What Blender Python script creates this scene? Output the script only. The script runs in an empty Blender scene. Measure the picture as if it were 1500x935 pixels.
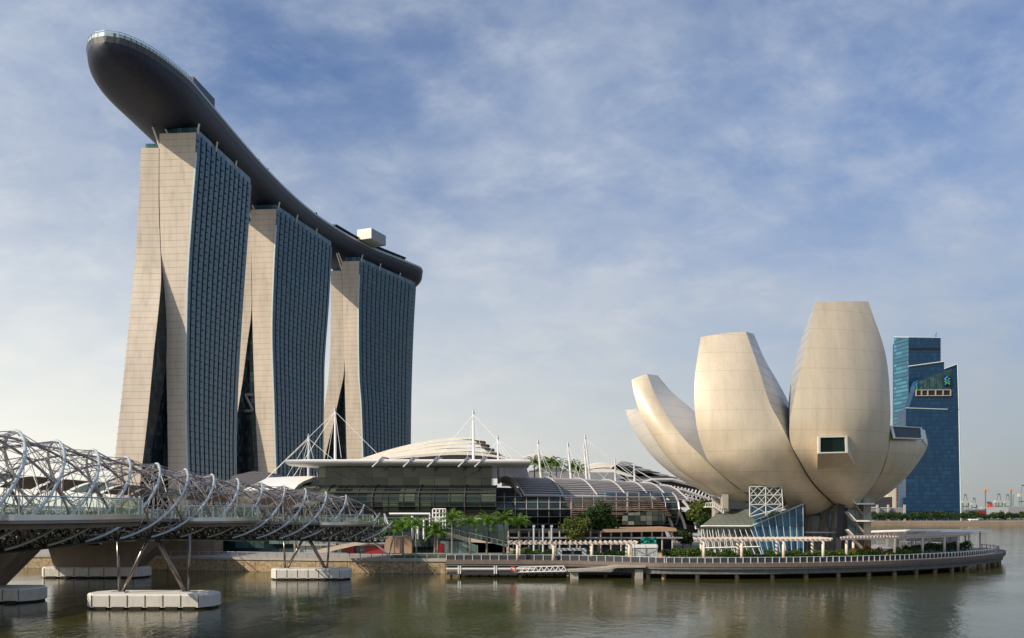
import bpy, math, random
from mathutils import Vector, noise as mn
random.seed(7)
R = math.radians
scene = bpy.context.scene
col = scene.collection
# ---------------------------------------------------------------- camera, world, sun, exposure
CAMZ, F, HX, HY = 13.0, 1300.0, 750.0, 750.0
cd = bpy.data.cameras.new('camera'); cam = bpy.data.objects.new('camera', cd); col.objects.link(cam)
cam.location = (0, 0, CAMZ); cam.rotation_euler = (R(90), 0, 0)
cd.sensor_width = 36; cd.lens = F/1500*36; cd.shift_y = (HY-467.5)/1500
cd.clip_start = 0.5; cd.clip_end = 30000
scene.camera = cam
SUN_EL = 33.0
sdir = Vector((-0.86, -0.51, 0)).normalized()*math.cos(R(SUN_EL)); sdir.z = math.sin(R(SUN_EL))
sl = bpy.data.lights.new('sun', 'SUN'); sl.energy = 5.0; sl.angle = R(0.6); sl.color = (1.0, 0.86, 0.68)
so = bpy.data.objects.new('sun', sl); col.objects.link(so); so.rotation_euler = sdir.to_track_quat('Z', 'Y').to_euler()
so.location = (-300, -200, 400)
world = bpy.data.worlds.new('World'); scene.world = world; world.use_nodes = True
nt = world.node_tree; nt.nodes.clear(); N = nt.nodes; L = nt.links
def wn(t, **k):
    n = N.new(t)
    for a, b in k.items(): setattr(n, a, b)
    return n
out = wn('ShaderNodeOutputWorld'); bg = wn('ShaderNodeBackground'); bg.inputs['Strength'].default_value = 0.12
sky = wn('ShaderNodeTexSky'); sky.sky_type = 'NISHITA'; sky.sun_disc = False
sky.sun_elevation = R(SUN_EL); sky.sun_rotation = math.atan2(sdir.x, sdir.y)
sky.air_density = 1.0; sky.dust_density = 1.5; sky.ozone_density = 1.6
tc = wn('ShaderNodeTexCoord'); sep = wn('ShaderNodeSeparateXYZ'); L.new(tc.outputs['Generated'], sep.inputs[0])
def wm(op, a, b=None, clamp=False):
    n = wn('ShaderNodeMath', operation=op); n.use_clamp = clamp
    for i, v in enumerate((a, b)):
        if v is None: continue
        if isinstance(v, (int, float)): n.inputs[i].default_value = v
        else: L.new(v, n.inputs[i])
    return n.outputs[0]
zz = wm('ADD', wm('MAXIMUM', sep.outputs['Z'], 0.0), 0.42)
cx = wm('DIVIDE', sep.outputs['X'], zz); cy = wm('DIVIDE', sep.outputs['Y'], zz)
comb = wn('ShaderNodeCombineXYZ'); L.new(cx, comb.inputs[0]); L.new(cy, comb.inputs[1])
def cloud(scale, rot, stretch, lo, hi, detail=7, dist=0.6):
    mp = wn('ShaderNodeMapping'); mp.inputs['Rotation'].default_value = (0, 0, rot); mp.inputs['Scale'].default_value = stretch
    L.new(comb.outputs[0], mp.inputs[0])
    no = wn('ShaderNodeTexNoise'); no.inputs['Scale'].default_value = scale; no.inputs['Detail'].default_value = detail
    no.inputs['Roughness'].default_value = 0.6; no.inputs['Distortion'].default_value = dist
    L.new(mp.outputs[0], no.inputs['Vector'])
    r = wn('ShaderNodeMapRange'); r.interpolation_type = 'SMOOTHSTEP'
    r.inputs['From Min'].default_value = lo; r.inputs['From Max'].default_value = hi
    L.new(no.outputs['Fac'], r.inputs['Value']); return r.outputs[0]
c1 = cloud(2.3, 0.5, (1.0, 1.15, 1), 0.32, 0.74, 6, 0.15)
c2 = cloud(8.0, -0.3, (0.9, 1.2, 1), 0.40, 0.80, 8, 0.25)
cf = wm('ADD', wm('MULTIPLY', c1, 0.62), wm('MULTIPLY', c2, 0.42), True)
cf = wm('MULTIPLY', cf, 0.9)
# pale haze band low over the horizon
hz = wn('ShaderNodeMapRange'); hz.interpolation_type = 'SMOOTHSTEP'
hz.inputs['From Min'].default_value = 0.46; hz.inputs['From Max'].default_value = 0.0
L.new(sep.outputs['Z'], hz.inputs['Value'])
hzf = wm('MULTIPLY', hz.outputs[0], 0.78)
# the haze is warmer and brighter on the sun's side
az = wn('ShaderNodeMapRange'); az.inputs['From Min'].default_value = -0.5; az.inputs['From Max'].default_value = 0.5
L.new(sep.outputs['X'], az.inputs['Value'])
hcol = wn('ShaderNodeMix', data_type='RGBA'); L.new(az.outputs[0], hcol.inputs[0])
hcol.inputs[6].default_value = (9.6, 9.2, 7.9, 1); hcol.inputs[7].default_value = (3.3, 3.35, 3.35, 1)
tint = wn('ShaderNodeMix', data_type='RGBA'); tint.blend_type = 'MULTIPLY'; tint.inputs[0].default_value = 1
L.new(sky.outputs[0], tint.inputs[6]); tint.inputs[7].default_value = (0.72, 0.88, 1.12, 1)
m1 = wn('ShaderNodeMix', data_type='RGBA'); L.new(cf, m1.inputs[0]); L.new(tint.outputs[2], m1.inputs[6]); m1.inputs[7].default_value = (5.0, 5.55, 6.3, 1)
m2 = wn('ShaderNodeMix', data_type='RGBA'); L.new(hzf, m2.inputs[0]); L.new(m1.outputs[2], m2.inputs[6]); L.new(hcol.outputs[2], m2.inputs[7])
L.new(m2.outputs[2], bg.inputs['Color']); L.new(bg.outputs[0], out.inputs[0])
scene.view_settings.view_transform = 'Standard'; scene.view_settings.look = 'None'
scene.view_settings.exposure = 0.0; scene.view_settings.gamma = 1.0
scene.render.engine = 'CYCLES'
scene.cycles.max_bounces = 6; scene.cycles.transparent_max_bounces = 12

# ---------------------------------------------------------------- helpers
def P(px, py, D): return Vector(((px-HX)*D/F, D, CAMZ+(HY-py)*D/F))
def PX(px, D): return (px-HX)*D/F
def PZ(py, D): return CAMZ+(HY-py)*D/F
def tag(o, label=None, cat=None, group=None, kind=None):
    if label: o['label'] = label
    if cat: o['category'] = cat
    if group: o['group'] = group
    if kind: o['kind'] = kind
    return o
def empty(name, loc, label, cat, group=None, rz=0):
    o = bpy.data.objects.new(name, None); col.objects.link(o); o.location = loc; o.rotation_euler = (0, 0, rz)
    o.empty_display_size = 0.5
    return tag(o, label, cat, group)
class MB:
    def __init__(s): s.v = []; s.f = []
    def face(s, *pts):
        b = len(s.v); s.v += [tuple(p) for p in pts]; s.f.append(tuple(range(b, b+len(pts))))
    def box(s, c, d, rz=0):
        c = Vector(c); hx, hy, hz_ = d[0]/2, d[1]/2, d[2]/2; b = len(s.v); ca, sa = math.cos(rz), math.sin(rz)
        for z in (-hz_, hz_):
            for x, y in ((-hx, -hy), (hx, -hy), (hx, hy), (-hx, hy)):
                s.v.append((c.x+x*ca-y*sa, c.y+x*sa+y*ca, c.z+z))
        s.f += [tuple(b+i for i in q) for q in ((3,2,1,0),(4,5,6,7),(0,1,5,4),(1,2,6,5),(2,3,7,6),(3,0,4,7))]
        return s
    def hexa(s, p):           # 8 points: bottom ring, top ring
        b = len(s.v); s.v += [tuple(q) for q in p]
        s.f += [tuple(b+i for i in q) for q in ((3,2,1,0),(4,5,6,7),(0,1,5,4),(1,2,6,5),(2,3,7,6),(3,0,4,7))]
        return s
    def bar(s, a, b_, r, n=6, r2=None): return s.tube([a, b_], r, n, r2)
    def tube(s, pts, r, n=6, r2=None, cap=True):
        pts = [Vector(p) for p in pts]; k = len(pts); base = len(s.v)
        t0 = (pts[1]-pts[0]).normalized()
        up = Vector((0, 0, 1)) if abs(t0.z) < 0.9 else Vector((1, 0, 0))
        u = t0.cross(up).normalized()
        for i, p in enumerate(pts):
            t = (pts[min(i+1, k-1)]-pts[max(i-1, 0)]).normalized()
            u = (u-t*u.dot(t)).normalized(); w = t.cross(u)
            rr = r if r2 is None else r+(r2-r)*i/(k-1)
            for j in range(n):
                a = 2*math.pi*j/n; q = p+u*(rr*math.cos(a))+w*(rr*math.sin(a)); s.v.append(tuple(q))
        for i in range(k-1):
            for j in range(n):
                a = base+i*n+j; b = base+i*n+(j+1) % n
                s.f.append((a, b, b+n, a+n))
        if cap:
            s.f.append(tuple(base+j for j in reversed(range(n)))); s.f.append(tuple(base+(k-1)*n+j for j in range(n)))
        return s
    def loft(s, rings, closed=True, caps=True):
        base = len(s.v); n = len(rings[0])
        for r in rings: s.v += [tuple(p) for p in r]
        for i in range(len(rings)-1):
            for j in range(n if closed else n-1):
                a = base+i*n+j; b = base+i*n+(j+1) % n
                s.f.append((a, b, b+n, a+n))
        if caps and closed:
            s.f.append(tuple(base+j for j in reversed(range(n)))); s.f.append(tuple(base+(len(rings)-1)*n+j for j in range(n)))
        return s
    def prism(s, poly, z0, z1):
        return s.loft([[(x, y, z0) for x, y in poly], [(x, y, z1) for x, y in poly]])
    def slab(s, pts, th):      # thick plate: polygon pts (3D) pushed by vector th
        th = Vector(th); return s.loft([[Vector(p) for p in pts], [Vector(p)+th for p in pts]])
    def build(s, name, m, parent=None, smooth=False, recalc=True):
        me = bpy.data.meshes.new(name); me.from_pydata(s.v, [], s.f); me.validate()
        if recalc:
            import bmesh
            bm = bmesh.new(); bm.from_mesh(me); bmesh.ops.recalc_face_normals(bm, faces=bm.faces); bm.to_mesh(me); bm.free()
        me.materials.append(m)
        if smooth:
            for p in me.polygons: p.use_smooth = True
        o = bpy.data.objects.new(name, me); col.objects.link(o)
        if parent:
            o.parent = parent
            o.matrix_parent_inverse = (parent.matrix_basis).inverted()
        return o
def thing(name, mb, m, label, cat, group=None, smooth=False, kind=None, recalc=True):
    return tag(mb.build(name, m, None, smooth, recalc), label, cat, group, kind)
def copy_tree(o, parent=None):
    c = o.copy(); col.objects.link(c); c.parent = parent
    if parent: c.matrix_parent_inverse = o.matrix_parent_inverse.copy()
    for ch in list(o.children): copy_tree(ch, c)
    return c
ORD = ['first','second','third','fourth','fifth','sixth','seventh','eighth','ninth','tenth','eleventh','twelfth','thirteenth','fourteenth','fifteenth','sixteenth','seventeenth','eighteenth']
def lerp(a, b, t): return a+(b-a)*t
def interp(tab, x):            # smooth (Catmull-Rom like) interpolation of (x, y) table
    tab = sorted(tab)
    if x <= tab[0][0]: return tab[0][1]
    if x >= tab[-1][0]: return tab[-1][1]
    for i in range(len(tab)-1):
        if tab[i][0] <= x <= tab[i+1][0]:
            x0, y0 = tab[i]; x1, y1 = tab[i+1]; h = x1-x0; t = (x-x0)/h
            def sl_(j):
                if j <= 0: return (tab[1][1]-tab[0][1])/(tab[1][0]-tab[0][0])
                if j >= len(tab)-1: return (tab[-1][1]-tab[-2][1])/(tab[-1][0]-tab[-2][0])
                return (tab[j+1][1]-tab[j-1][1])/(tab[j+1][0]-tab[j-1][0])
            m0, m1_ = sl_(i)*h, sl_(i+1)*h
            return (2*t**3-3*t**2+1)*y0+(t**3-2*t**2+t)*m0+(-2*t**3+3*t**2)*y1+(t**3-t**2)*m1_
def crom(pts, n):              # resample a 3D key-point rail to n points
    k = len(pts); o = []
    for i in range(n):
        t = i/(n-1)*(k-1)
        o.append(Vector([interp([(j, pts[j][c]) for j in range(k)], t) for c in range(3)]))
    return o

# ---------------------------------------------------------------- materials
def newmat(name):
    m = bpy.data.materials.new(name); m.use_nodes = True
    return m, m.node_tree, m.node_tree.nodes['Principled BSDF']
def mth(t, op, a, b=None, c=None):
    n = t.nodes.new('ShaderNodeMath'); n.operation = op
    for i, v in enumerate((a, b, c)):
        if v is None: continue
        if isinstance(v, (int, float)): n.inputs[i].default_value = v
        else: t.links.new(v, n.inputs[i])
    return n.outputs[0]
def mixc(t, f, a, b, mode='MIX'):
    n = t.nodes.new('ShaderNodeMix'); n.data_type = 'RGBA'; n.blend_type = mode
    for i, v in ((0, f), (6, a), (7, b)):
        if isinstance(v, (int, float)): n.inputs[i].default_value = v
        elif isinstance(v, tuple): n.inputs[i].default_value = (*v, 1)
        else: t.links.new(v, n.inputs[i])
    return n.outputs[2]
def mat(name, base, rough=0.6, metal=0.0, var=0.12, vscale=0.6, stretch=(1, 1, 1), bump=0.0, bscale=4.0, lines=(), dirt=0.0, spec=None, alpha=None):
    """lines: (axis 0-2, period, width fraction, darkness, offset) joints between panels."""
    m, t, b = newmat(name)
    geo = t.nodes.new('ShaderNodeNewGeometry'); pos = geo.outputs['Position']
    mp = t.nodes.new('ShaderNodeMapping'); mp.inputs['Scale'].default_value = stretch; t.links.new(pos, mp.inputs[0])
    no = t.nodes.new('ShaderNodeTexNoise'); no.inputs['Scale'].default_value = vscale; no.inputs['Detail'].default_value = 5
    t.links.new(mp.outputs[0], no.inputs['Vector'])
    lo = tuple(max(0, c*(1-var*1.6)) for c in base); hi = tuple(min(1, c*(1+var*1.6)) for c in base)
    c = mixc(t, no.outputs['Fac'], lo, hi)
    if dirt:
        n2 = t.nodes.new('ShaderNodeTexNoise'); n2.inputs['Scale'].default_value = vscale*4; n2.inputs['Detail'].default_value = 8
        mp2 = t.nodes.new('ShaderNodeMapping'); mp2.inputs['Scale'].default_value = (1, 1, 0.25); t.links.new(pos, mp2.inputs[0]); t.links.new(mp2.outputs[0], n2.inputs['Vector'])
        r = t.nodes.new('ShaderNodeMapRange'); r.inputs['From Min'].default_value = 0.5; r.inputs['From Max'].default_value = 0.75; r.inputs['To Max'].default_value = dirt
        t.links.new(n2.outputs['Fac'], r.inputs['Value'])
        c = mixc(t, r.outputs[0], c, tuple(x*0.35 for x in base))
    if lines:
        sp = t.nodes.new('ShaderNodeSeparateXYZ'); t.links.new(pos, sp.inputs[0])
        for ax, per, w, dark, off in lines:
            fr = mth(t, 'FRACT', mth(t, 'DIVIDE', mth(t, 'ADD', sp.outputs[ax], off+1000*per), per))
            k = mth(t, 'MULTIPLY', mth(t, 'LESS_THAN', fr, w), dark)
            c = mixc(t, k, c, tuple(x*0.15 for x in base))
    t.links.new(c, b.inputs['Base Color'])
    b.inputs['Roughness'].default_value = rough; b.inputs['Metallic'].default_value = metal
    if spec is not None: b.inputs['Specular IOR Level'].default_value = spec
    if alpha is not None: b.inputs['Alpha'].default_value = alpha
    if bump:
        n3 = t.nodes.new('ShaderNodeTexNoise'); n3.inputs['Scale'].default_value = bscale; n3.inputs['Detail'].default_value = 6
        t.links.new(pos, n3.inputs['Vector'])
        bp = t.nodes.new('ShaderNodeBump'); bp.inputs['Strength'].default_value = bump; bp.inputs['Distance'].default_value = 0.1
        t.links.new(n3.outputs['Fac'], bp.inputs['Height']); t.links.new(bp.outputs[0], b.inputs['Normal'])
    return m
def glassmat(name, dark, light, cell, rough=0.12, wob=0.02, lines=(), linecol=(0.02, 0.025, 0.025), thr=0.0, spec=0.5, metal=0.0, wscale=0.25):
    """opaque building glass: every pane a slightly different tone (blinds, rooms behind) and tilt"""
    m, t, b = newmat(name)
    geo = t.nodes.new('ShaderNodeNewGeometry'); sp = t.nodes.new('ShaderNodeSeparateXYZ'); t.links.new(geo.outputs['Position'], sp.inputs[0])
    cb = t.nodes.new('ShaderNodeCombineXYZ')
    for i, s_ in enumerate(cell):
        if s_: t.links.new(mth(t, 'FLOOR', mth(t, 'DIVIDE', sp.outputs[i], s_)), cb.inputs[i])
    w = t.nodes.new('ShaderNodeTexWhiteNoise'); w.noise_dimensions = '3D'; t.links.new(cb.outputs[0], w.inputs['Vector'])
    big = t.nodes.new('ShaderNodeTexNoise'); big.inputs['Scale'].default_value = 0.03; big.inputs['Detail'].default_value = 3; t.links.new(geo.outputs['Position'], big.inputs['Vector'])
    f = mth(t, 'MULTIPLY', mth(t, 'POWER', w.outputs['Value'], 2.2), mth(t, 'MULTIPLY', big.outputs['Fac'], 1.7))
    c = mixc(t, f, dark, light)
    for ax, per, wd, k_, off in lines:
        fr = mth(t, 'FRACT', mth(t, 'DIVIDE', mth(t, 'ADD', sp.outputs[ax], off+1000*per), per))
        c = mixc(t, mth(t, 'MULTIPLY', mth(t, 'LESS_THAN', fr, wd), k_), c, linecol)
    t.links.new(c, b.inputs['Base Color']); b.inputs['Roughness'].default_value = rough; b.inputs['Specular IOR Level'].default_value = spec
    b.inputs['Metallic'].default_value = metal
    n = t.nodes.new('ShaderNodeTexNoise'); n.inputs['Scale'].default_value = wscale; n.inputs['Detail'].default_value = 2; t.links.new(geo.outputs['Position'], n.inputs['Vector'])
    h = mth(t, 'ADD', n.outputs['Fac'], mth(t, 'MULTIPLY', w.outputs['Value'], 0.15))
    bp = t.nodes.new('ShaderNodeBump'); bp.inputs['Strength'].default_value = 1.0; bp.inputs['Distance'].default_value = wob
    t.links.new(h, bp.inputs['Height']); t.links.new(bp.outputs[0], b.inputs['Normal'])
    return m
def leafmat(name, a, b_, rough=0.55):
    m, t, b = newmat(name)
    g = t.nodes.new('ShaderNodeNewGeometry'); oi = t.nodes.new('ShaderNodeObjectInfo')
    f = mth(t, 'ADD', mth(t, 'MULTIPLY', g.outputs['Random Per Island'], 0.8), mth(t, 'MULTIPLY', oi.outputs['Random'], 0.2))
    c = mixc(t, f, a, b_); t.links.new(c, b.inputs['Base Color']); b.inputs['Roughness'].default_value = rough
    b.inputs['Specular IOR Level'].default_value = 0.25
    tr = t.nodes.new('ShaderNodeBsdfTranslucent'); t.links.new(c, tr.inputs[0])
    mx = t.nodes.new('ShaderNodeMixShader'); mx.inputs[0].default_value = 0.3
    t.links.new(b.outputs[0], mx.inputs[1]); t.links.new(tr.outputs[0], mx.inputs[2])
    t.links.new(mx.outputs[0], t.nodes['Material Output'].inputs[0])
    return m
def clearglass(name, tintc=(0.75, 0.85, 0.82), alpha=0.25, rough=0.05):
    m, t, b = newmat(name)
    tr = t.nodes.new('ShaderNodeBsdfTransparent'); tr.inputs[0].default_value = (*tintc, 1)
    gl = t.nodes.new('ShaderNodeBsdfGlossy'); gl.inputs['Roughness'].default_value = rough; gl.inputs[0].default_value = (0.9, 0.95, 0.95, 1)
    fr = t.nodes.new('ShaderNodeLayerWeight'); fr.inputs[0].default_value = 0.12
    k = mth(t, 'ADD', mth(t, 'MULTIPLY', fr.outputs['Fresnel'], 0.5), alpha)
    mx = t.nodes.new('ShaderNodeMixShader'); t.links.new(k, mx.inputs[0])
    t.links.new(tr.outputs[0], mx.inputs[1]); t.links.new(gl.outputs[0], mx.inputs[2])
    t.links.new(mx.outputs[0], t.nodes['Material Output'].inputs[0])
    return m
M = {}
FL = 3.42
M['clad'] = mat('pale_stone_cladding', (0.53, 0.46, 0.37), 0.7, var=0.16, vscale=0.09, stretch=(1.5, 1, 0.25), lines=((2, FL*1.0, 0.055, 0.6, 0), (0, 6.3, 0.02, 0.3, 0)), dirt=0.3)
M['tower_glass'] = glassmat('hotel_glass', (0.008, 0.056, 0.088), (0.024, 0.110, 0.150), (0, 3.05, FL), rough=0.07, wob=0.05, lines=((2, FL, 0.10, 0.7, 0), (1, 3.05, 0.06, 0.4, 0)), spec=0.45, wscale=0.08)
M['atrium_glass'] = glassmat('atrium_glass', (0.008, 0.014, 0.022), (0.05, 0.09, 0.10), (2.2, 2.2, FL), rough=0.12, lines=((2, FL, 0.12, 0.6, 0), (0, 2.2, 0.14, 0.6, 0)), spec=0.3)
M['strip_glass'] = glassmat('teal_strip_glass', (0.03, 0.09, 0.11), (0.14, 0.26, 0.29), (3, 3, FL), rough=0.1, lines=((2, FL, 0.12, 0.8, 0), (0, 3, 0.1, 0.8, 0)))
M['fin'] = mat('facade_fin', (0.020, 0.045, 0.055), 0.7, spec=0.2)
M['fin_light'] = mat('facade_edge_trim', (0.42, 0.50, 0.50), 0.5)
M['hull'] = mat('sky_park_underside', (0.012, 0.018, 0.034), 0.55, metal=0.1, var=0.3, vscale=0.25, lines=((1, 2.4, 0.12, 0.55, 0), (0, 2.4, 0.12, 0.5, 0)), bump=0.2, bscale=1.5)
M['rim'] = mat('sky_park_rim', (0.08, 0.082, 0.095), 0.55, metal=0.1, lines=((1, 3.0, 0.1, 0.5, 0), (2, 1.2, 0.12, 0.5, 0)))
M['railglass'] = mat('railing_pale_glass', (0.42, 0.55, 0.55), 0.2, lines=((1, 2.0, 0.2, 0.9, 0),))
M['white'] = mat('white_paint', (0.78, 0.77, 0.74), 0.45, var=0.05, dirt=0.1)
M['offwhite'] = mat('warm_white_roof', (0.70, 0.66, 0.57), 0.5, var=0.08, dirt=0.15)
M['grey'] = mat('grey_metal_panel', (0.30, 0.31, 0.33), 0.5, metal=0.2)
M['slate'] = mat('slate_blue_panel', (0.09, 0.11, 0.16), 0.6, lines=((2, 2.0, 0.08, 0.5, 0),))
M['darkgrey'] = mat('dark_grey_metal', (0.045, 0.045, 0.048), 0.65, spec=0.3)
M['black'] = mat('black_rubber', (0.012, 0.012, 0.012), 0.8)
M['museum'] = mat('museum_panels', (0.66, 0.565, 0.42), 0.40, metal=0.12, var=0.11, vscale=0.45, stretch=(1, 1, 0.07), lines=((2, 4.4, 0.02, 0.32, 0.3), (0, 3.1, 0.02, 0.16, 0.3)), dirt=0.13, spec=0.5)
M['museum_side'] = mat('museum_steel_side', (0.50, 0.49, 0.46), 0.4, metal=0.25, var=0.12, vscale=0.3, lines=((2, 2.3, 0.05, 0.8, 0),))
M['museum_bright'] = mat('museum_white_and_sunlit', (0.80, 0.76, 0.68), 0.4, var=0.04, vscale=0.2, lines=((2, 2.9, 0.03, 0.35, 0),))  # white trim tone; on two petals it stands in for sunlight
M['concrete'] = mat('pale_concrete', (0.36, 0.33, 0.28), 0.8, var=0.15, vscale=0.5, bump=0.2, dirt=0.35)
M['bridge_conc'] = mat('shade_darkened_concrete', (0.22, 0.17, 0.125), 0.8, var=0.2, vscale=.3, dirt=.4)  # brown concrete, its colour darkened for the shade under the road bridge
M['beamgrey'] = mat('weathered_grey_beam', (0.15, 0.15, 0.145), 0.85, var=0.2, vscale=0.6, dirt=0.6)
M['footing'] = mat('white_fender_concrete', (0.60, 0.58, 0.53), 0.7, var=0.08, vscale=0.7, dirt=0.3)
M['stone'] = mat('rubble_seawall', (0.36, 0.27, 0.16), 0.9, var=0.62, vscale=1.6, bump=1.0, bscale=2.2, dirt=0.95, lines=((0, 7.0, 0.02, 0.8, 0), (2, 1.3, 0.05, .5, 0)))
M['paving'] = mat('promenade_paving', (0.34, 0.31, 0.28), 0.8, var=0.12, vscale=0.8, lines=((0, 2.0, 0.03, 0.5, 0), (1, 2.0, 0.03, 0.5, 0)))
M['timber'] = mat('boardwalk_timber', (0.17, 0.13, 0.105), 0.7, var=0.2, vscale=1.0, lines=((0, 0.4, 0.12, 0.6, 0),), dirt=0.2)
M['ground'] = mat('city_ground', (0.16, 0.17, 0.13), 0.9, var=0.3, vscale=0.02)
M['grass'] = leafmat('lawn_blades', (0.035, 0.09, 0.015), (0.10, 0.20, 0.03))
M['soil'] = mat('planting_soil', (0.06, 0.05, 0.035), 0.95)
M['steel'] = mat('stainless_steel', (0.66, 0.67, 0.66), 0.28, metal=0.85, var=0.1, vscale=0.4)
M['steel_bright'] = mat('outer_helix_steel', (0.56, 0.63, 0.63), 0.35, metal=0.45, var=0.08, vscale=0.5)
M['steel_dark'] = mat('inner_helix_steel', (0.30, 0.27, 0.26), 0.4, metal=0.4, var=0.25, vscale=0.6)
M['pier_steel'] = mat('pier_steel', (0.26, 0.22, 0.19), 0.25, metal=0.85)
M['rod'] = mat('tension_rod_steel', (0.42, 0.38, 0.36), 0.4, metal=0.3, var=0.2, vscale=0.4)
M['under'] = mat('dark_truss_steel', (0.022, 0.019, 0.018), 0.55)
M['podglass'] = clearglass('balustrade_glass', (0.92, 0.96, 0.94), 0.03)
M['canopy'] = clearglass('canopy_glass', (0.35, 0.50, 0.52), 0.25, 0.15)
M['perf'] = mat('perforated_canopy_steel', (0.30, 0.23, 0.18), 0.45, metal=0.4, lines=((1, 0.5, 0.3, 0.5, 0),))
M['hall_glass'] = glassmat('hall_green_glass', (0.012, 0.022, 0.018), (0.09, 0.12, 0.07), (4.2, 0, 2.6), rough=0.06, wob=0.05, lines=((0, 4.2, 0.035, 1, 0), (2, 2.6, 0.05, 1, 0)), linecol=(0.01, 0.012, 0.012), wscale=0.12)
M['hall_glass2'] = glassmat('hall_teal_glass', (0.008, 0.020, 0.022), (0.05, 0.09, 0.09), (3.6, 0, 2.0), rough=0.05, wob=0.06, lines=((0, 3.6, 0.04, 1, 0), (2, 2.0, 0.06, 1, 0)), linecol=(0.012, 0.014, 0.014), wscale=0.15)
M['clere'] = glassmat('clerestory_glass', (0.05, 0.06, 0.03), (0.26, 0.27, 0.15), (4.2, 0, 5.6), rough=0.1, wob=0.03, lines=((0, 4.2, 0.035, 1, 0), (2, 2.8, 0.04, 1, 0.4)), linecol=(0.01, 0.012, 0.012))
M['cornerglass'] = glassmat('corner_pale_glass', (0.02, 0.04, 0.04), (0.34, 0.40, 0.36), (1.7, 0, 1.5), rough=0.12, lines=((0, 1.7, 0.08, 0.9, 0), (2, 1.5, 0.08, .8, 0)))
M['lowglass'] = glassmat('lobby_glass', (0.10, 0.16, 0.15), (0.42, 0.50, 0.46), (2.2, 0, 3), rough=0.2, lines=((0, 2.2, 0.08, 0.8, 0),))
M['ribgrey'] = mat('grey_white_rib', (0.42, 0.41, 0.40), 0.5)
M['louvre'] = mat('roof_louvre', (0.15, 0.145, 0.155), 0.5, metal=0.3, var=0.1, lines=((2, 0.62, 0.25, 0.6, 0),))
M['red'] = mat('red_panel', (0.28, 0.008, 0.012), 0.5)
M['brown'] = mat('brown_stone', (0.36, 0.24, 0.16), 0.7, var=0.08)
M['beige'] = mat('beige_stone', (0.50, 0.42, 0.33), 0.7)
M['blueglass'] = glassmat('blue_office_glass', (0.004, 0.034, 0.085), (0.010, 0.058, 0.125), (3, 3, 4.2), rough=0.14, wob=0.06, lines=((2, 4.2, 0.24, 0.55, 0),), linecol=(0.004, 0.02, 0.04), wscale=0.03)
M['tealglass'] = glassmat('teal_office_glass', (0.02, 0.10, 0.17), (0.06, 0.24, 0.33), (9, 9, 4.2), rough=0.2, wob=0.03, lines=((2, 4.2, 0.35, 0.75, 0),), linecol=(0.008, 0.035, 0.06), wscale=0.03)
M['atr_blue'] = glassmat('museum_blue_glass', (0.02, 0.08, 0.15), (0.09, 0.28, 0.38), (2.2, 0, 2.4), rough=0.06, wob=0.03, lines=((2, 2.4, 0.04, 0.8, 0),))
M['atr_green'] = glassmat('museum_lobby_glass', (0.03, 0.05, 0.045), (0.17, 0.21, 0.18), (2.0, 0, 2.4), rough=0.08, wob=0.03)
M['lattice'] = mat('lattice_grey_white', (0.50, 0.52, 0.50), 0.5)
M['crownglass'] = glassmat('crown_dark_glass', (0.015, 0.05, 0.06), (0.06, 0.13, 0.13), (4, 0, 3), rough=0.12, lines=((0, 8, 0.1, .8, 0),))
M['pane_dark'] = glassmat('dark_green_window', (0.006, 0.016, 0.012), (0.02, 0.045, 0.035), (3, 0, 0), rough=0.3, lines=((0, 3.0, 0.06, .8, 0),), spec=0.15)
M['atr_roof'] = mat('museum_standing_seam_roof', (0.17, 0.19, 0.165), 0.5, metal=0.3, lines=((0, 1.3, 0.08, 0.5, 0),))
M['net'] = mat('green_net', (0.01, 0.22, 0.17), 0.8, var=0.3, vscale=2)
M['plastic'] = mat('clear_sheeting', (0.42, 0.44, 0.42), 0.3, var=0.6, vscale=2.0, stretch=(2, 1, .4))
M['orange'] = mat('orange_plastic', (0.65, 0.18, 0.02), 0.5)
M['lifered'] = mat('red_plastic', (0.6, 0.04, 0.02), 0.4)
M['pergola'] = mat('pergola_cream_paint', (0.66, 0.57, 0.48), 0.6, var=0.06)
M['bark'] = mat('grey_bark', (0.22, 0.19, 0.15), 0.9, var=0.3, vscale=2, stretch=(1, 1, 3), bump=0.4)
M['palm_leaf'] = leafmat('palm_fronds', (0.035, 0.10, 0.012), (0.20, 0.34, 0.04))
M['leaf_dark'] = leafmat('dark_leaves', (0.012, 0.035, 0.010), (0.05, 0.10, 0.02))
M['leaf_light'] = leafmat('yellow_green_leaves', (0.05, 0.085, 0.015), (0.17, 0.20, 0.04))
M['leaf_mid'] = leafmat('mid_leaves', (0.02, 0.045, 0.012), (0.075, 0.115, 0.03))
M['hedge'] = leafmat('hedge_leaves', (0.02, 0.055, 0.01), (0.13, 0.20, 0.03))
M['shrub_red'] = leafmat('reddish_leaves', (0.14, 0.05, 0.02), (0.30, 0.13, 0.04))
M['crane_white'] = mat('crane_white', (0.42, 0.41, 0.38), 0.6)
M['crane_green'] = mat('crane_green', (0.11, 0.16, 0.14), 0.6)
M['ship'] = mat('ship_hull_grey', (0.10, 0.10, 0.11), 0.6)
M['farwall'] = mat('far_quay_stone', (0.27, 0.21, 0.15), 0.85, var=0.15, vscale=0.1, dirt=0.3)
M['logo_blue'] = mat('sign_blue', (0.01, 0.28, 0.75), 0.4)
M['logo_green'] = mat('sign_green', (0.10, 0.42, 0.03), 0.4)
M['skin'] = mat('skin', (0.42, 0.26, 0.18), 0.6)
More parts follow.
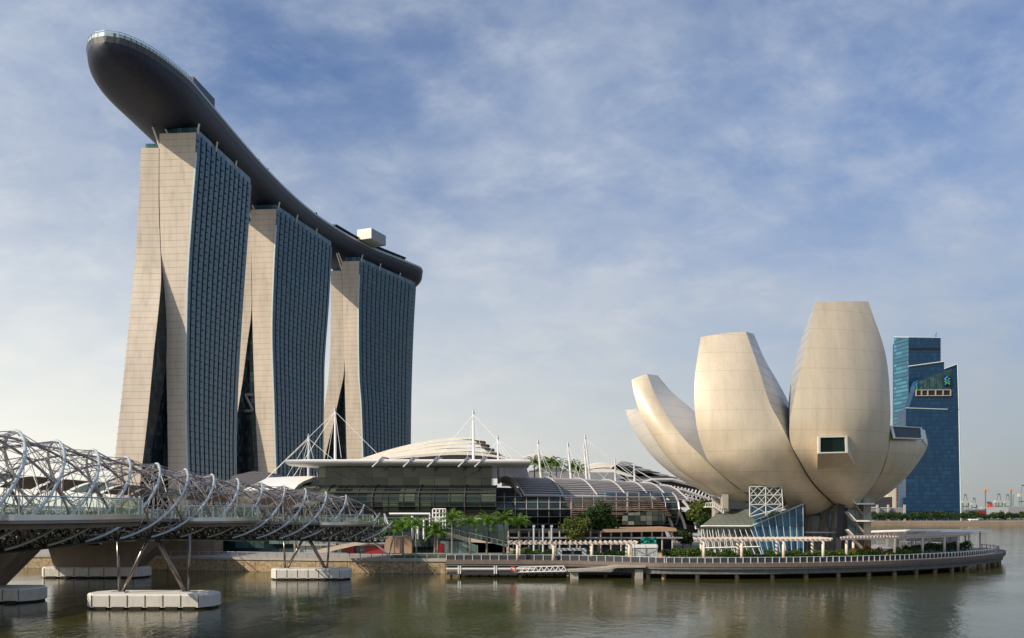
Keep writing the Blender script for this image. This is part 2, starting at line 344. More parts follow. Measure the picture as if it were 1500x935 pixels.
# water
def water():
    m, t, b = newmat('bay_water')
    b.inputs['Base Color'].default_value = (0.050, 0.052, 0.014, 1); b.inputs['Roughness'].default_value = 0.05; b.inputs['IOR'].default_value = 1.33
    g = t.nodes.new('ShaderNodeNewGeometry')
    hs = None
    for sc_, st, k in ((0.9, (1, 0.55, 1), 0.55), (0.22, (1, 0.5, 1), 1.0), (3.2, (1, 0.7, 1), 0.16)):
        mp = t.nodes.new('ShaderNodeMapping'); mp.inputs['Scale'].default_value = st; mp.inputs['Rotation'].default_value = (0, 0, 0.25*k); t.links.new(g.outputs['Position'], mp.inputs[0])
        n = t.nodes.new('ShaderNodeTexNoise'); n.inputs['Scale'].default_value = sc_; n.inputs['Detail'].default_value = 4; n.inputs['Roughness'].default_value = 0.55
        t.links.new(mp.outputs[0], n.inputs['Vector']); h = mth(t, 'MULTIPLY', n.outputs['Fac'], k)
        hs = h if hs is None else mth(t, 'ADD', hs, h)
    patch = t.nodes.new('ShaderNodeTexNoise'); patch.inputs['Scale'].default_value = 0.035; patch.inputs['Detail'].default_value = 3
    t.links.new(g.outputs['Position'], patch.inputs['Vector'])
    st_ = t.nodes.new('ShaderNodeMapRange'); st_.inputs['From Min'].default_value = 0.35; st_.inputs['From Max'].default_value = 0.65
    st_.inputs['To Min'].default_value = 0.25; st_.inputs['To Max'].default_value = 1.0; t.links.new(patch.outputs['Fac'], st_.inputs['Value'])
    bp = t.nodes.new('ShaderNodeBump'); bp.inputs['Distance'].default_value = 0.13; t.links.new(st_.outputs[0], bp.inputs['Strength'])
    t.links.new(hs, bp.inputs['Height']); t.links.new(bp.outputs[0], b.inputs['Normal'])
    return m
M['water'] = water()

# ---------------------------------------------------------------- setting: water, ground
mb = MB(); mb.face((-6000, -400, 0), (6000, -400, 0), (6000, 9000, 0), (-6000, 9000, 0))
thing('bay_water', mb, M['water'], 'calm olive green water of the bay with small ripples', 'water', kind='structure')
shore = [(-220, 214), (-100, 205), (-68, 197), (-40, 190), (-13, 187), (20, 190), (60, 192), (90, 203), (112, 222), (120, 245), (112, 268), (90, 300), (80, 360), (90, 700), (60, 1500), (-900, 1500), (-900, 214)]
mb = MB(); mb.prism(shore, -2, 3.0)
thing('quay_ground', mb, M['paving'], 'pale paved promenade behind the stone seawall and round the museum', 'ground', kind='structure')
mb = MB(); mb.prism([(60, 860), (3000, 845), (5500, 845), (5500, 8000), (-5500, 8000), (-5500, 1520), (60, 1520)], -2, 3.9)
thing('far_shore_ground', mb, M['ground'], 'flat far bank of the bay reaching to the horizon', 'ground', kind='structure')
# rubble seawall with coping
def ribbon(path, off0, off1, z0, z1):   # vertical-sided strip following a polyline
    mbx = MB(); rings = []
    for i, p in enumerate(path):
        a = Vector(path[max(i-1, 0)]); b = Vector(path[min(i+1, len(path)-1)]); d = (b-a).normalized(); n = Vector((d.y, -d.x))
        p = Vector(p); q0 = p+n*off0; q1 = p+n*off1
        rings.append([(q0.x, q0.y, z0), (q1.x, q1.y, z0), (q1.x, q1.y, z1), (q0.x, q0.y, z1)])
    return mbx.loft(rings)
wallpath = [(-220, 214), (-100, 205), (-68, 197), (-40, 190), (-13, 187), (0, 188)]
sw = empty('seawall', (-60, 190, 0), 'long rough brown stone seawall below the promenade', 'seawall')
ribbon(wallpath, 0.003, 0.9, -1.5, 2.55).build('wall_face', M['stone'], sw)
ribbon(wallpath, -0.6, 1.15, 2.55, 3.1).build('coping', M['concrete'], sw)
mb = ribbon([(60, 860), (3000, 845)], 0.05, 2.5, -1, 4.0)
thing('far_quay_wall', mb, M['farwall'], 'low tan stone embankment along the far bank', 'seawall')
mb = ribbon([(60, 864), (3000, 849)], 0.1, 1.4, 3.91, 4.3)
thing('far_promenade', mb, M['beige'], 'pale footpath along the top of the far embankment', 'path', kind='structure')

# ---------------------------------------------------------------- hotel towers
def rail(pts, D):               # pixel rail -> table (z, X)
    return [(PZ(y, D), PX(x, D)) for x, y in pts]
def tower(D0, D1, Ap, Bp, Cp, Ep, Fp, label, dE_tab, ztop=205.0, protr=1.0, zig=False):
    root = empty('hotel_tower', (PX(Ap[0][0], D0)-10, (D0+D1)/2, 3), label, 'hotel tower', 'hotel towers under the sky park')
    A = rail(Ap, D0); B = rail(Bp, D1); C = rail(Cp, D0)
    def dE(z): return interp(dE_tab, z)
    E = [(PZ(y, D0), x) for x, y in Ep]; Fr = [(PZ(y, D0), x) for x, y in Fp]
    zs = [3+i*(ztop-3)/59 for i in range(60)]
    ringsR = []; ringsL = []
    def gA(z): return Vector((interp(A, z), D0, z))
    def gB(z): return Vector((interp(B, z), D1, z))
    def gC(z): return Vector((interp(C, z), D0+1.5, z))
    def q(tab, z):
        D = D0+dE(z); return Vector(((interp(tab, z)-HX)*D/F, D, z))
    for z in zs:
        a, b, c = gA(z), gB(z), gC(z)
        bb = b+(c-a); ringsR.append([a, b, bb, c])
    zl = [z for z in zs if z <= ztop-7.2]+[ztop-7]
    for z in zl:
        e, f = q(E, z), q(Fr, z); dd = Vector((gB(z).x-gA(z).x, D1-D0, 0))
        ringsL.append([e, e+dd, f+dd, f])
    # right (front) wing: end wall, glass face, rear wall as separate pieces
    mb = MB(); mb.loft([[r[0], r[3]] for r in ringsR], closed=False); 
    mb.loft([[r[3], r[2]] for r in ringsR], closed=False); mb.loft([[r[1], r[2]] for r in ringsR], closed=False)
    mb.face(*ringsR[-1]); mb.build('end_wall', M['clad'], root, recalc=False)
    mb = MB(); mb.loft([[r[0], r[1]] for r in ringsR], closed=False); mb.build('glass_facade', M['tower_glass'], root, recalc=False)
    # splayed rear wing
    mb = MB(); mb.loft([[r[3], r[0]] for r in ringsL], closed=False); mb.loft([[r[2], r[3]] for r in ringsL], closed=False); mb.loft([[r[1], r[2]] for r in ringsL], closed=False)
    mb.face(*ringsL[-1]); mb.build('splayed_wing', M['clad'], root, recalc=False)
    mb = MB(); mb.loft([[r[0]+Vector((0, 0, 0)), r[1]] for r in ringsL], closed=False); mb.build('wing_side_glazing', M['atrium_glass'], root, recalc=False)
    # balcony slab edges on the rear wing side
    mb = MB()
    for k in range(1, int((zl[-1]-3)/FL)):
        z = 3+k*FL; f = q(Fr, z); dd = Vector((gB(z).x-gA(z).x, D1-D0, 0)); n = Vector((-dd.y, dd.x, 0)).normalized()*0.9
        mb.slab([f+Vector((0, 1, 0)), f+dd, f+dd+n, f+n+Vector((0, 1, 0))], (0, 0, 0.4))
    mb.build('balcony_edges', M['clad'], root)
    # fins and floor edges standing off the glass
    mb = MB(); nf = int((ztop-3)/FL); dn = None
    for k in range(1, nf):
        z = 3+k*FL; a, b = gA(z), gB(z); d = (b-a); n = Vector((d.y, -d.x, 0)).normalized()
        for j in range(int(d.length/6.1)):
            t0 = (j*6.1+0.4)/d.length; t1 = min(1, (j*6.1+(2.0 if (k+j) % 2 else 3.2))/d.length)
            p0, p1 = a.lerp(b, t0), a.lerp(b, t1)
            mb.hexa([p0, p0+n*0.4, p1+n*0.4, p1, p0+Vector((0, 0, .2)), p0+n*0.4+Vector((0, 0, .2)), p1+n*0.4+Vector((0, 0, .2)), p1+Vector((0, 0, .2))])
    tag(mb.build('sun_shades', M['fin'], root), kind='stuff')
    mb = MB(); nv = int((D1-D0)/6.1)
    for j in range(1, nv+1):
        t = j*6.1/(gB(100)-gA(100)).length
        if t > 0.99: continue
        rr = []
        for z in zs:
            a, b = gA(z), gB(z); d = (b-a).normalized(); n = Vector((d.y, -d.x, 0)); p = a.lerp(b, t)
            rr.append([p-d*0.10, p-d*0.10+n*0.35, p+d*0.10+n*0.35, p+d*0.10])
        mb.loft(rr)
    mb.build('vertical_fins', M['fin'], root)
    mb = MB(); rr = []; r2 = []
    for z in zs:
        a, b = gA(z), gB(z); d = (b-a).normalized(); n = Vector((d.y, -d.x, 0))
        rr.append([a-d*0.3+n*0.1, a-d*0.3+n*1.0, a+d*0.35+n*1.0, a+d*0.35+n*0.1]); r2.append([b-d*0.25+n*0.1, b-d*0.25+n*0.9, b+d*0.3+n*0.9, b+d*0.3+n*.1])
    mb.loft(rr[3:-3]); mb.build('corner_trim', M['fin_light'], root)
    # glass crown above the roof
    a, b, c = gA(ztop), gB(ztop), gC(ztop)
    mb = MB(); pts = [a.lerp(c, .06)+Vector((0, 2.5, 0)), b.lerp(a, .02), b+(c-a)*0.9, a.lerp(c, .85)+Vector((0, 2.5, 0))]
    mb.slab(pts, (0, 0, 3.6)); mb.build('roof_glass_band', M['strip_glass'], root)
    # dark atrium glass in the gap between wings
    mb = MB(); rr = []
    for z in zs:
        e, c = q(E, z), gC(z)
        if c.x-e.x < 0.4: continue
        y = D0+7; rr.append([Vector((e.x-0.5, y, z)), Vector((c.x+0.3, y, z))])
    if len(rr) > 1:
        mb.loft(rr, closed=False); mb.build('atrium_glazing', M['atrium_glass'], root)
        mb = MB(); w = 4.2 if zig else 2.0
        rs = [[Vector((max(r[0].x+.4, r[1].x-w), D0+6.0, r[0].z)), Vector((r[1].x-0.4, D0+6.0, r[0].z))] for r in rr]
        mb.loft(rs, closed=False); mb.build('lift_shaft_glazing', M['strip_glass'], root)
    if zig:
        mb = MB(); zt, zb = PZ(577, D0), PZ(601, D0)
        x0, x1 = PX(358.5, D0+4), PX(371, D0+4)
        for p0, p1 in (((x0, zt), (x1, zt)), ((x0, zt), (x1, zb)), ((x0-1, zb), (x1, zb))):
            mb.bar((p0[0], D0+4, p0[1]), (p1[0], D0+4, p1[1]), 0.9, 4)
        mb.build('truss_bracing', M['grey'], root)
    # raking steel props up to the sky park
    pr_ = []
    for t in (0.05, 0.35, 0.7):
        p = a.lerp(b, t); pr_ += [(p+Vector((-1.5, 1, 0)), p+Vector((0.3, -1, 5.5))), (p+Vector((-16, 1, 0)), p+Vector((-18, -3, 6.5)))]
    p = q(E, ztop-7); pr_.append((p+Vector((0.4, .8, 0)), p+Vector((-3.5, -2, 13))))
    for p0, p1 in pr_: MB().bar(p0, p1, .5, 6).build('roof_prop', M['offwhite'], root)
    mb = MB(); p = q(Fr, ztop-7); mb.box(p+Vector((4.5, 9, 1.7)), (7, 12, 3.4)); mb.build('rear_roof_glass', M['strip_glass'], root)
    return root
tower(449, 522,
      [(287.5, 190), (285.5, 230), (280, 300), (273.5, 400), (271, 500), (270.5, 600), (273, 700)],
      [(369, 265), (363, 350), (356, 450), (350, 550), (347, 640), (347, 700)],
      [(232, 195), (232, 300), (236, 400), (241, 460), (242, 535), (244, 640), (245, 720)],
      [(233, 205), (232.5, 300), (236, 403), (233, 450), (225.4, 523), (216, 620), (205, 710)],
      [(207, 205), (203.5, 290), (198, 380), (189.7, 473), (178.8, 582), (168, 680), (166, 720)],
      'nearest and tallest looking hotel tower, beneath the overhanging prow of the sky park', [(3, -17), (50, -15), (98, -11), (135, 0), (160, 2), (205, 2)])
tower(562.5, 644,
      [(405, 307), (402, 350), (399.5, 400), (397, 486), (399.5, 578), (403, 694)],
      [(486.5, 361), (481.5, 451), (476, 527), (475, 572), (474, 662), (475, 700)],
      [(366, 307), (368, 400), (368.5, 458), (371, 550), (374, 620), (378, 695)],
      [(368, 307), (368.3, 400), (368, 458), (362.5, 500), (355, 560), (347, 612), (335, 690)],
      [(358, 307), (355, 400), (349, 480), (340, 560), (328, 660), (325, 700)],
      'middle hotel tower of the three, with zigzag steel bracing in its gap', [(3, -17), (40, -13), (70, -7), (105, 1), (205, 2)], zig=True)
tower(679, 758,
      [(526.5, 383), (524.5, 430), (524, 460), (525, 550), (528, 594), (531, 680)],
      [(609.5, 421), (606, 482), (603, 572), (602, 640), (602, 680)],
      [(500, 384), (502.6, 505), (504, 545), (506, 620), (508, 690)],
      [(500, 384), (503, 505), (503.8, 545), (497, 580), (487, 625), (477, 666), (472, 690)],
      [(484.6, 384), (484.6, 482), (481.5, 550), (476, 590), (468, 640), (462, 680)],
      'farthest hotel tower, rising behind the pale shell roof and below the white roof box', [(3, -6), (143, 2), (205, 2)])

# ---------------------------------------------------------------- sky park
ZD = 225.0
redge = [(386, -160.8), (421, -160.3), (441, -158.5), (475, -157), (506, -155.6), (546, -153), (593, -148), (638, -140), (677, -128.5), (716, -113), (741, -98), (772, -80), (790, -70)]
def re_pt(D): return Vector((interp(redge, D), D))
path = [re_pt(395+i*(393)/240) for i in range(241)]
cum = [0]
for i in range(1, len(path)): cum.append(cum[-1]+(path[i]-path[i-1]).length)
LT = cum[-1]; HW = 20.5
def hullring(i, rim=False):
    p = path[i]; a = path[max(i-4, 0)]; b = path[min(i+4, 240)]; d = (b-a).normalized(); n = Vector((d.y, -d.x))
    s = cum[i]; e1 = min(1, s/46); e2 = min(1, (LT-s)/22)
    t = math.sqrt(max(0.0, 1-(1-e1)**2))*math.sqrt(max(0.0, 1-(1-e2)**2.0)); t = max(t, 0.012)
    c = p-n*HW; hw = HW*t; return c, n, hw, t
sp_root = empty('sky_park', (-150, 560, 208), 'long boat shaped sky park deck lying across the tops of the three hotel towers', 'rooftop deck')
idx = [0, 1, 2, 3, 4, 6, 8, 10, 12, 15, 18, 22, 26]+list(range(30, 224, 5))+[224, 227, 230, 232, 234, 236, 237, 238, 239, 240]
rings = []; rimr = []; railr = []; deck = []
for i in idx:
    c, n, hw, t = hullring(i); ring = []
    dep = 14.6*t**0.85+0.1
    for k in range(25):
        u = -1+2*k/24; ang = u*math.pi/2; x = math.sin(ang); zz_ = math.cos(ang)**0.85 if math.cos(ang) > 0 else 0
        ring.append(Vector((c.x+n.x*hw*x, c.y+n.y*hw*x, ZD-2.6-dep*zz_)))
    rings.append(ring)
    l, r_ = c-n*hw, c+n*hw
    g = min(1.0, t*1.2)
    rimr.append([(l.x, l.y, ZD-2.6), (l.x-n.x*.6, l.y-n.y*.6, ZD), (r_.x+n.x*.6, r_.y+n.y*.6, ZD), (r_.x, r_.y, ZD-2.6)])
    railr.append((l, r_, n))
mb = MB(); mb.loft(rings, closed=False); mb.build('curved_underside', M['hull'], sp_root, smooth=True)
mb = MB(); mb.loft(rimr); mb.build('deck_rim', M['rim'], sp_root)
mb = MB()
for side in (0, 1):
    mb.loft([[(q[side].x, q[side].y, ZD+.004), (q[side].x, q[side].y, ZD+1.7), (q[side].x+.12*(1 if side else -1), q[side].y, ZD+1.7), (q[side].x+.12*(1 if side else -1), q[side].y, ZD+.004)] for q in railr])
mb.build('glass_parapet', M['railglass'], sp_root)
mb = MB()
for q in railr[1:14]:
    for side in (0, 1): mb.bar((q[side].x, q[side].y, ZD), (q[side].x, q[side].y, ZD+2.6), 0.12, 4)
mb.loft([[(q[1].x-.1, q[1].y, ZD+2.4), (q[1].x+.1, q[1].y, ZD+2.4), (q[1].x+.1, q[1].y, ZD+2.6), (q[1].x-.1, q[1].y, ZD+2.6)] for q in railr[:14]])
mb.loft([[(q[0].x-.1, q[0].y, ZD+2.4), (q[0].x+.1, q[0].y, ZD+2.4), (q[0].x+.1, q[0].y, ZD+2.6), (q[0].x-.1, q[0].y, ZD+2.6)] for q in railr[:14]])
mb.build('prow_railing', M['grey'], sp_root)
# roof buildings
def roofbox(cx_, D, w, d, z0, z1, m, name, rz=0):
    mbx = MB(); mbx.box((cx_, D, (z0+z1)/2), (w, d, z1-z0), rz); return mbx.build(name, m, sp_root)
roofbox(-165.0, 465, 8, 25, ZD+.01, 235.0, M['slate'], 'lift_house', -0.10)
ba = 0.40
rb = roofbox(PX(549, 700)-5.2+1.5, 708, 13, 22, 227.5, 235.6, M['offwhite'], 'white_plant_box', -ba)
mb = MB(); mb.box((PX(549, 700)-3.7+6.1, 705.6, 231.5), (0.2, 20.6, 7.4), -ba); mb.build('plant_box_grille', M['grey'], rb)
pav = [re_pt(D) for D in (668, 690, 712, 734, 756)]
mb = MB(); mb2 = MB()
rr = []; r2 = []
for i, p in enumerate(pav):
    a = pav[max(i-1, 0)]; b = pav[min(i+1, 4)]; d = (b-a).normalized(); n = Vector((d.y, -d.x)); w = 14
    o0 = p-n*2.2; o1 = p-n*(2.2+w); e = p-n*0.8
    rr.append([(o0.x, o0.y, ZD+.01), (o0.x, o0.y, ZD+4.0), (o1.x, o1.y, ZD+4.0), (o1.x, o1.y, ZD+.01)])
    r2.append([(e.x, e.y, ZD+4.0), (e.x, e.y, ZD+4.7), (o1.x, o1.y, ZD+4.7), (o1.x, o1.y, ZD+4.0)])
mb.loft(rr).build('restaurant_glazing', M['strip_glass'], sp_root); mb2.loft(r2).build('restaurant_roof', M['darkgrey'], sp_root)
rr = []
for D in (505, 520, 535):
    p = re_pt(D); rr.append([(p.x-1.5, D, ZD), (p.x-1.5, D, ZD+3.4), (p.x-8, D, ZD+3.4), (p.x-8, D, ZD)])
mb = MB(); mb.loft(rr); mb.build('pool_bar', M['darkgrey'], sp_root)

# ---------------------------------------------------------------- foliage makers
def leaf_quad(mb, c, s, rnd=random):
    a = Vector((rnd.gauss(0, 1), rnd.gauss(0, 1), rnd.gauss(0, 1))).normalized(); b = a.orthogonal().normalized()
    b.rotate(__import__('mathutils').Quaternion(a, rnd.random()*6.28)); c2 = a.cross(b)
    b *= s; c2 *= s*0.6
    mb.face(c-b, c-c2, c+b, c+c2)
def crown_mesh(lobes, n, s, seed):
    rnd = random.Random(seed); mb = MB()
    tot = sum(l[3]**2 for l in lobes)
    for (x, y, z, r, fz) in lobes:
        for _ in range(int(n*r*r/tot)):
            v = Vector((rnd.gauss(0, 1), rnd.gauss(0, 1), rnd.gauss(0, 1))).normalized()
            k = rnd.random()**0.35
            nz = mn.noise(v*2.1+Vector((x+seed, y, z)))
            rr_ = r*k*(0.86+0.45*nz)
            leaf_quad(mb, Vector((x+v.x*rr_, y+v.y*rr_, z+v.z*rr_*fz)), s*(0.7+0.6*rnd.random()), rnd)
    return mb
def tree(x, y, z0, h, r, kind, label, seed, n=2600, s=0.35, group=None, cat='tree', name='broadleaf_tree', fz=0.8):
    rnd = random.Random(seed)
    root = empty(name, (x, y, z0), label, cat, group)
    lobes = []
    for i in range(9):
        a = rnd.random()*6.28; d = r*0.62*math.sqrt(rnd.random())
        lobes.append((x+math.cos(a)*d, y+math.sin(a)*d, z0+h-r*fz*(0.55+0.75*rnd.random()), r*(0.33+0.25*rnd.random()), fz))
    crown_mesh(lobes, n, s, seed).build('crown', M[kind], root, recalc=False)
    mb = MB(); top = Vector((x, y, z0+h*0.6)); mb.tube([(x, y, z0-0.1), (x+0.1*r*.2, y, z0+h*0.3), top], 0.04*h*.7, 7, 0.02*h)
    for lb in lobes[:6]: mb.tube([(x, y, z0+h*0.38), Vector((x, y, z0+h*0.5)).lerp(Vector(lb[:3]), .5), lb[:3]], 0.014*h, 5, 0.004*h)
    mb.build('trunk', M['bark'], root)
    return root
def palm_mesh(seed, h, fl):
    rnd = random.Random(seed); mb = MB(); cz = h
    nfr = 18
    for i in range(nfr):
        a = i*2.399+rnd.random()*0.4; el = R(lerp(84, 8, (i/nfr)**.9)+rnd.uniform(-8, 8)); ln = fl*(0.85+0.3*rnd.random())
        pts = []; p = Vector((0, 0, cz)); e = el; dr = rnd.uniform(10, 15)
        for k in range(9):
            pts.append(p.copy()); st = ln/8; p = p+Vector((math.cos(a)*math.cos(e), math.sin(a)*math.cos(e), math.sin(e)))*st; e -= R(dr)*(0.5+k*.12)
        side = Vector((-math.sin(a), math.cos(a), 0))
        for k in range(8):
            p0, p1 = pts[k], pts[k+1]; ax_ = (p1-p0)
            w = fl*0.25*math.sin(math.pi*min(1, (k+1.4)/9.4))**0.6
            for sgn in (-1, 1):
                for q_ in (0.0, 0.34, 0.67):
                    b0 = p0+ax_*q_; b1 = p0+ax_*(q_+0.31)
                    tip = (b0+b1)/2+side*sgn*w*rnd.uniform(.7, 1)+ax_*0.8-Vector((0, 0, w*rnd.uniform(.1, .8)))
                    mb.face(b0, b1, tip+ax_*0.06, tip-ax_*0.06)
    return mb
palm_cache = {}
def palm(x, y, z0, h, fl, label, var, name='palm_tree', group=None):
    root = empty(name, (x, y, z0), label, 'palm tree', group)
    key = (var, round(h, 1), round(fl, 1))
    if key not in palm_cache:
        c = palm_mesh(var*13+5, h, fl); me = bpy.data.meshes.new('crown'); me.from_pydata(c.v, [], c.f); me.materials.append(M['palm_leaf'])
        t = MB(); lean = 0.25*math.sin(var*2.1)
        t.tube([(lean, 0, -0.1), (lean*.8, 0, h*0.12), (lean*.4, 0, h*0.5), (0, 0, h*0.98)], 0.30, 8, 0.15)
        mt = bpy.data.meshes.new('trunk'); mt.from_pydata(t.v, [], t.f); mt.materials.append(M['bark'])
        cs = MB(); cs.tube([(0, 0, h*0.86), (0, 0, h*0.93), (0, 0, h*1.02)], 0.22, 8, 0.12)
        ms = bpy.data.meshes.new('crown_shaft'); ms.from_pydata(cs.v, [], cs.f); ms.materials.append(M['hedge'])
        palm_cache[key] = (me, mt, ms)
    for nm, me in zip(('crown', 'trunk', 'crown_shaft'), palm_cache[key]):
        o = bpy.data.objects.new(nm, me); col.objects.link(o); o.parent = root
    root.rotation_euler = (0, 0, var*1.3)
    return root
# small trees along the sky park rim
tiny = crown_mesh([(0, 0, 2.4, 1.3, .8), (.6, 0.5, 3.0, .9, .8)], 90, 0.5, 3)
tme = bpy.data.meshes.new('rooftop_tree'); 
tb = MB(); tb.bar((0, 0, 0), (0, 0, 2.6), .16, 5); off = len(tiny.v); tiny.v += tb.v; tiny.f += [tuple(i+off for i in f) for f in tb.f]
tme.from_pydata(tiny.v, [], tiny.f); tme.materials.append(M['leaf_dark'])
for k, D in enumerate((492, 497, 502, 541, 546, 551, 557, 566, 575, 640, 646, 652, 764)):
    o = bpy.data.objects.new('rooftop_tree', tme); col.objects.link(o); p = re_pt(D); o.location = (p.x-1.8-(k % 3)*.6-(4 if D > 760 else 0), D, ZD+.003); o.rotation_euler = (0, 0, k*1.9)
    s = 0.8+0.3*((k*7) % 5)/5; o.scale = (s, s, s)
    tag(o, 'tiny dark tree on the rim of the sky park deck' if D < 760 else 'lone small tree at the far end of the sky park beside the restaurant roof', 'tree', 'trees on the sky park rim')

# ---------------------------------------------------------------- museum
mus = empty('lotus_museum', (P(1180, 750, 222).x, 222, 3), 'cream lotus shaped museum with tall curved petals above the waterfront', 'museum')
NV = 44; NU = 14
def petal(OL, OR, IR, IL, bulge, m_out=None, m_side=None, nm='petal', sideR=None):
    r = [crom([P(*k) for k in rl], NV) for rl in (OL, OR, IR, IL)]
    ol, orr, ir, il = r; grid = []
    for i in range(NV):
        a, b = ol[i], orr[i]; j0, j1 = max(i-1, 0), min(i+1, NV-1)
        tg = ((ol[j1]+orr[j1])-(ol[j0]+orr[j0])).normalized(); n = (b-a).cross(tg).normalized()
        if n.y > 0 and abs(n.y) > 0.2: n = -n
        inner = (ir[i]+il[i])/2
        if n.dot((a+b)/2-inner) < 0: n = -n
        t = i/(NV-1); bl = bulge*(0.12+0.88*math.sin(math.pi*min(1, 0.18+t*0.82))**.8)
        grid.append([a.lerp(b, u/(NU-1))+n*bl*(1-(2*u/(NU-1)-1)**2) for u in range(NU)])
    mb = MB(); mb.loft(grid, closed=False); p = mb.build(nm, m_out or M['museum'], mus, smooth=True)
    mb = MB(); mb.loft([[orr[i], ir[i]] for i in range(NV)], closed=False); mb.build('petal_side', sideR or m_side or M['museum_side'], p, smooth=True)
    mb = MB(); mb.loft([[ol[i], il[i]] for i in range(NV)], closed=False); mb.build('petal_side', m_side or M['museum_side'], p, smooth=True)
    mb = MB(); mb.loft([[il[i], ir[i]] for i in range(NV)], closed=False); mb.face(*(grid[-1]+[ir[-1], il[-1]])); mb.face(*(grid[0]+[ir[0], il[0]]))
    mb.build('petal_inner', M['museum_bright'], p)
    return p, grid
pA, gA_ = petal([(1222, 738, 206), (1193, 709, 198), (1170, 672, 192), (1157, 643, 190), (1160, 600, 189), (1178, 518, 190), (1194.5, 443, 193)],
      [(1262, 729, 208), (1285, 704, 203), (1299, 669, 199), (1303, 636, 197), (1304, 590, 196), (1297, 518, 197), (1272, 442, 198)],
      [(1262, 727, 225), (1280, 700, 220), (1290, 668, 216), (1295, 635, 214), (1292, 590, 212), (1285, 518, 208), (1268, 444, 203)],
      [(1225, 735, 225), (1199, 708, 218), (1178, 672, 212), (1161, 642, 210), (1155, 592, 207), (1167, 520, 203), (1193, 444, 199)], 3.4)
pB, gB_ = petal([(1150, 745, 212), (1096, 723, 203), (1069, 705, 199), (1046, 685, 196), (1033, 666, 194.5), (1020, 622, 193), (1017.4, 558.6, 194), (1026.3, 494, 198)],
      [(1220, 739, 207.5), (1192, 711, 199.7), (1169.5, 675, 193.7), (1154.5, 644, 191.4), (1142, 618, 191.4), (1127, 589, 192.4), (1110, 535.5, 195), (1092.5, 486, 199)],
      [(1222, 737, 225), (1200, 709, 218), (1185, 673, 214), (1170, 635, 212), (1156, 592, 210.5), (1139, 559, 209), (1121, 528, 207), (1104, 489, 205)],
      [(1150, 743, 225), (1105, 721, 220), (1085, 701, 216), (1070, 681, 213), (1055, 660, 211), (1040, 622, 208), (1033, 560, 206), (1033, 497, 204)], 3.2)
pC, gC_ = petal([(1110, 745, 217), (1058, 726, 209), (1031, 711.6, 206), (1000, 693, 204), (977, 670, 203), (955.8, 639.4, 203), (938.5, 608.6, 203.5), (929, 578, 205), (925, 556.6, 207)],
      [(1150, 743, 212), (1094.4, 724, 203.5), (1064, 703, 200.5), (1042, 683, 199), (1023, 664, 198.5), (1002, 643, 199), (980, 614, 201), (960, 578, 204), (948, 548, 207)],
      [(1155, 741, 225), (1110, 721, 220), (1088, 700, 217), (1070, 680, 216), (1050, 655, 215), (1032, 620, 214), (1012, 598, 213), (985, 575, 212), (963.5, 550, 211)],
      [(1115, 742, 225), (1065, 724, 219), (1040, 709, 217), (1010, 691, 216), (990, 668, 215), (968, 638, 214), (952, 608, 213), (945, 580, 212), (940, 553, 211)], 1.6, sideR=M['museum_bright'])  # whiter than the other sides: sunlight put into the colour
pD, gD_ = petal([(1062, 731, 228), (1027, 718, 226), (992.4, 700, 226), (961.6, 675, 228), (938.5, 647, 230), (923, 620, 231), (916, 601, 232)],
      [(1090, 737, 214), (1056, 724, 212), (1022, 704, 211), (990, 677, 211), (964, 647, 212), (945, 616, 214), (934, 599, 216)],
      [(1100, 735, 222), (1065, 718, 221), (1030, 698, 221), (1000, 672, 222), (975, 645, 223), (955, 615, 224), (940, 600, 224)],
      [(1080, 731, 236), (1045, 714, 236), (1010, 695, 236), (980, 670, 236), (955, 643, 236), (938, 618, 236), (928, 602, 236)], 0.5, m_out=M['museum_bright'])  # white skin paints the sun onto this far-left petal
pE, gE_ = petal([(1222, 741, 208), (1262, 729, 207.6), (1285, 704, 202.8), (1297, 678, 199.6), (1302, 655, 198.6), (1303.5, 640, 199), (1304, 626, 200.5)],
      [(1200, 744, 226), (1262, 734, 223), (1293, 722, 220), (1324, 701, 217), (1347, 675, 215), (1358.5, 652, 214), (1354, 630, 214)],
      [(1215, 736, 232), (1262, 722, 230), (1285, 705, 228), (1305, 685, 226), (1325, 660, 224), (1335, 645, 222), (1340, 629, 220)],
      [(1215, 735, 215), (1262, 720, 213), (1280, 700, 212), (1288, 680, 211), (1293, 660, 211), (1296, 643, 211), (1298, 627, 211)], 2.2)
# two more petals on the far side, mostly hidden
petal([(1180, 738, 226), (1240, 700, 234), (1262, 640, 240), (1262, 600, 244)], [(1260, 738, 228), (1290, 705, 232), (1300, 650, 236), (1296, 605, 240)],
      [(1255, 735, 222), (1280, 700, 226), (1290, 650, 229), (1290, 608, 233)], [(1190, 735, 221), (1236, 700, 227), (1258, 640, 232), (1260, 604, 236)], -2.0)
petal([(1100, 738, 226), (1060, 710, 234), (1050, 670, 240), (1056, 640, 244)], [(1170, 742, 228), (1135, 715, 236), (1120, 670, 242), (1115, 640, 246)],
      [(1168, 738, 222), (1134, 710, 228), (1118, 670, 233), (1114, 644, 236)], [(1105, 735, 221), (1066, 706, 226), (1056, 670, 230), (1060, 644, 234)], -2.0)
# dish under the petals
mb = MB(); rings = []; cc = P(1185, 744, 218)
for k in range(8):
    a = k/7*math.pi/2; rr_ = 15.5*math.sin(a)+0.2; z = PZ(746, 212)+7.0*(1-math.cos(a))
    rings.append([(cc.x+rr_*math.cos(j/28*6.2832)*1.25, cc.y+rr_*math.sin(j/28*6.2832)*0.75, z) for j in range(28)])
mb.loft(rings); mb.build('bowl', M['museum'], mus, smooth=True)
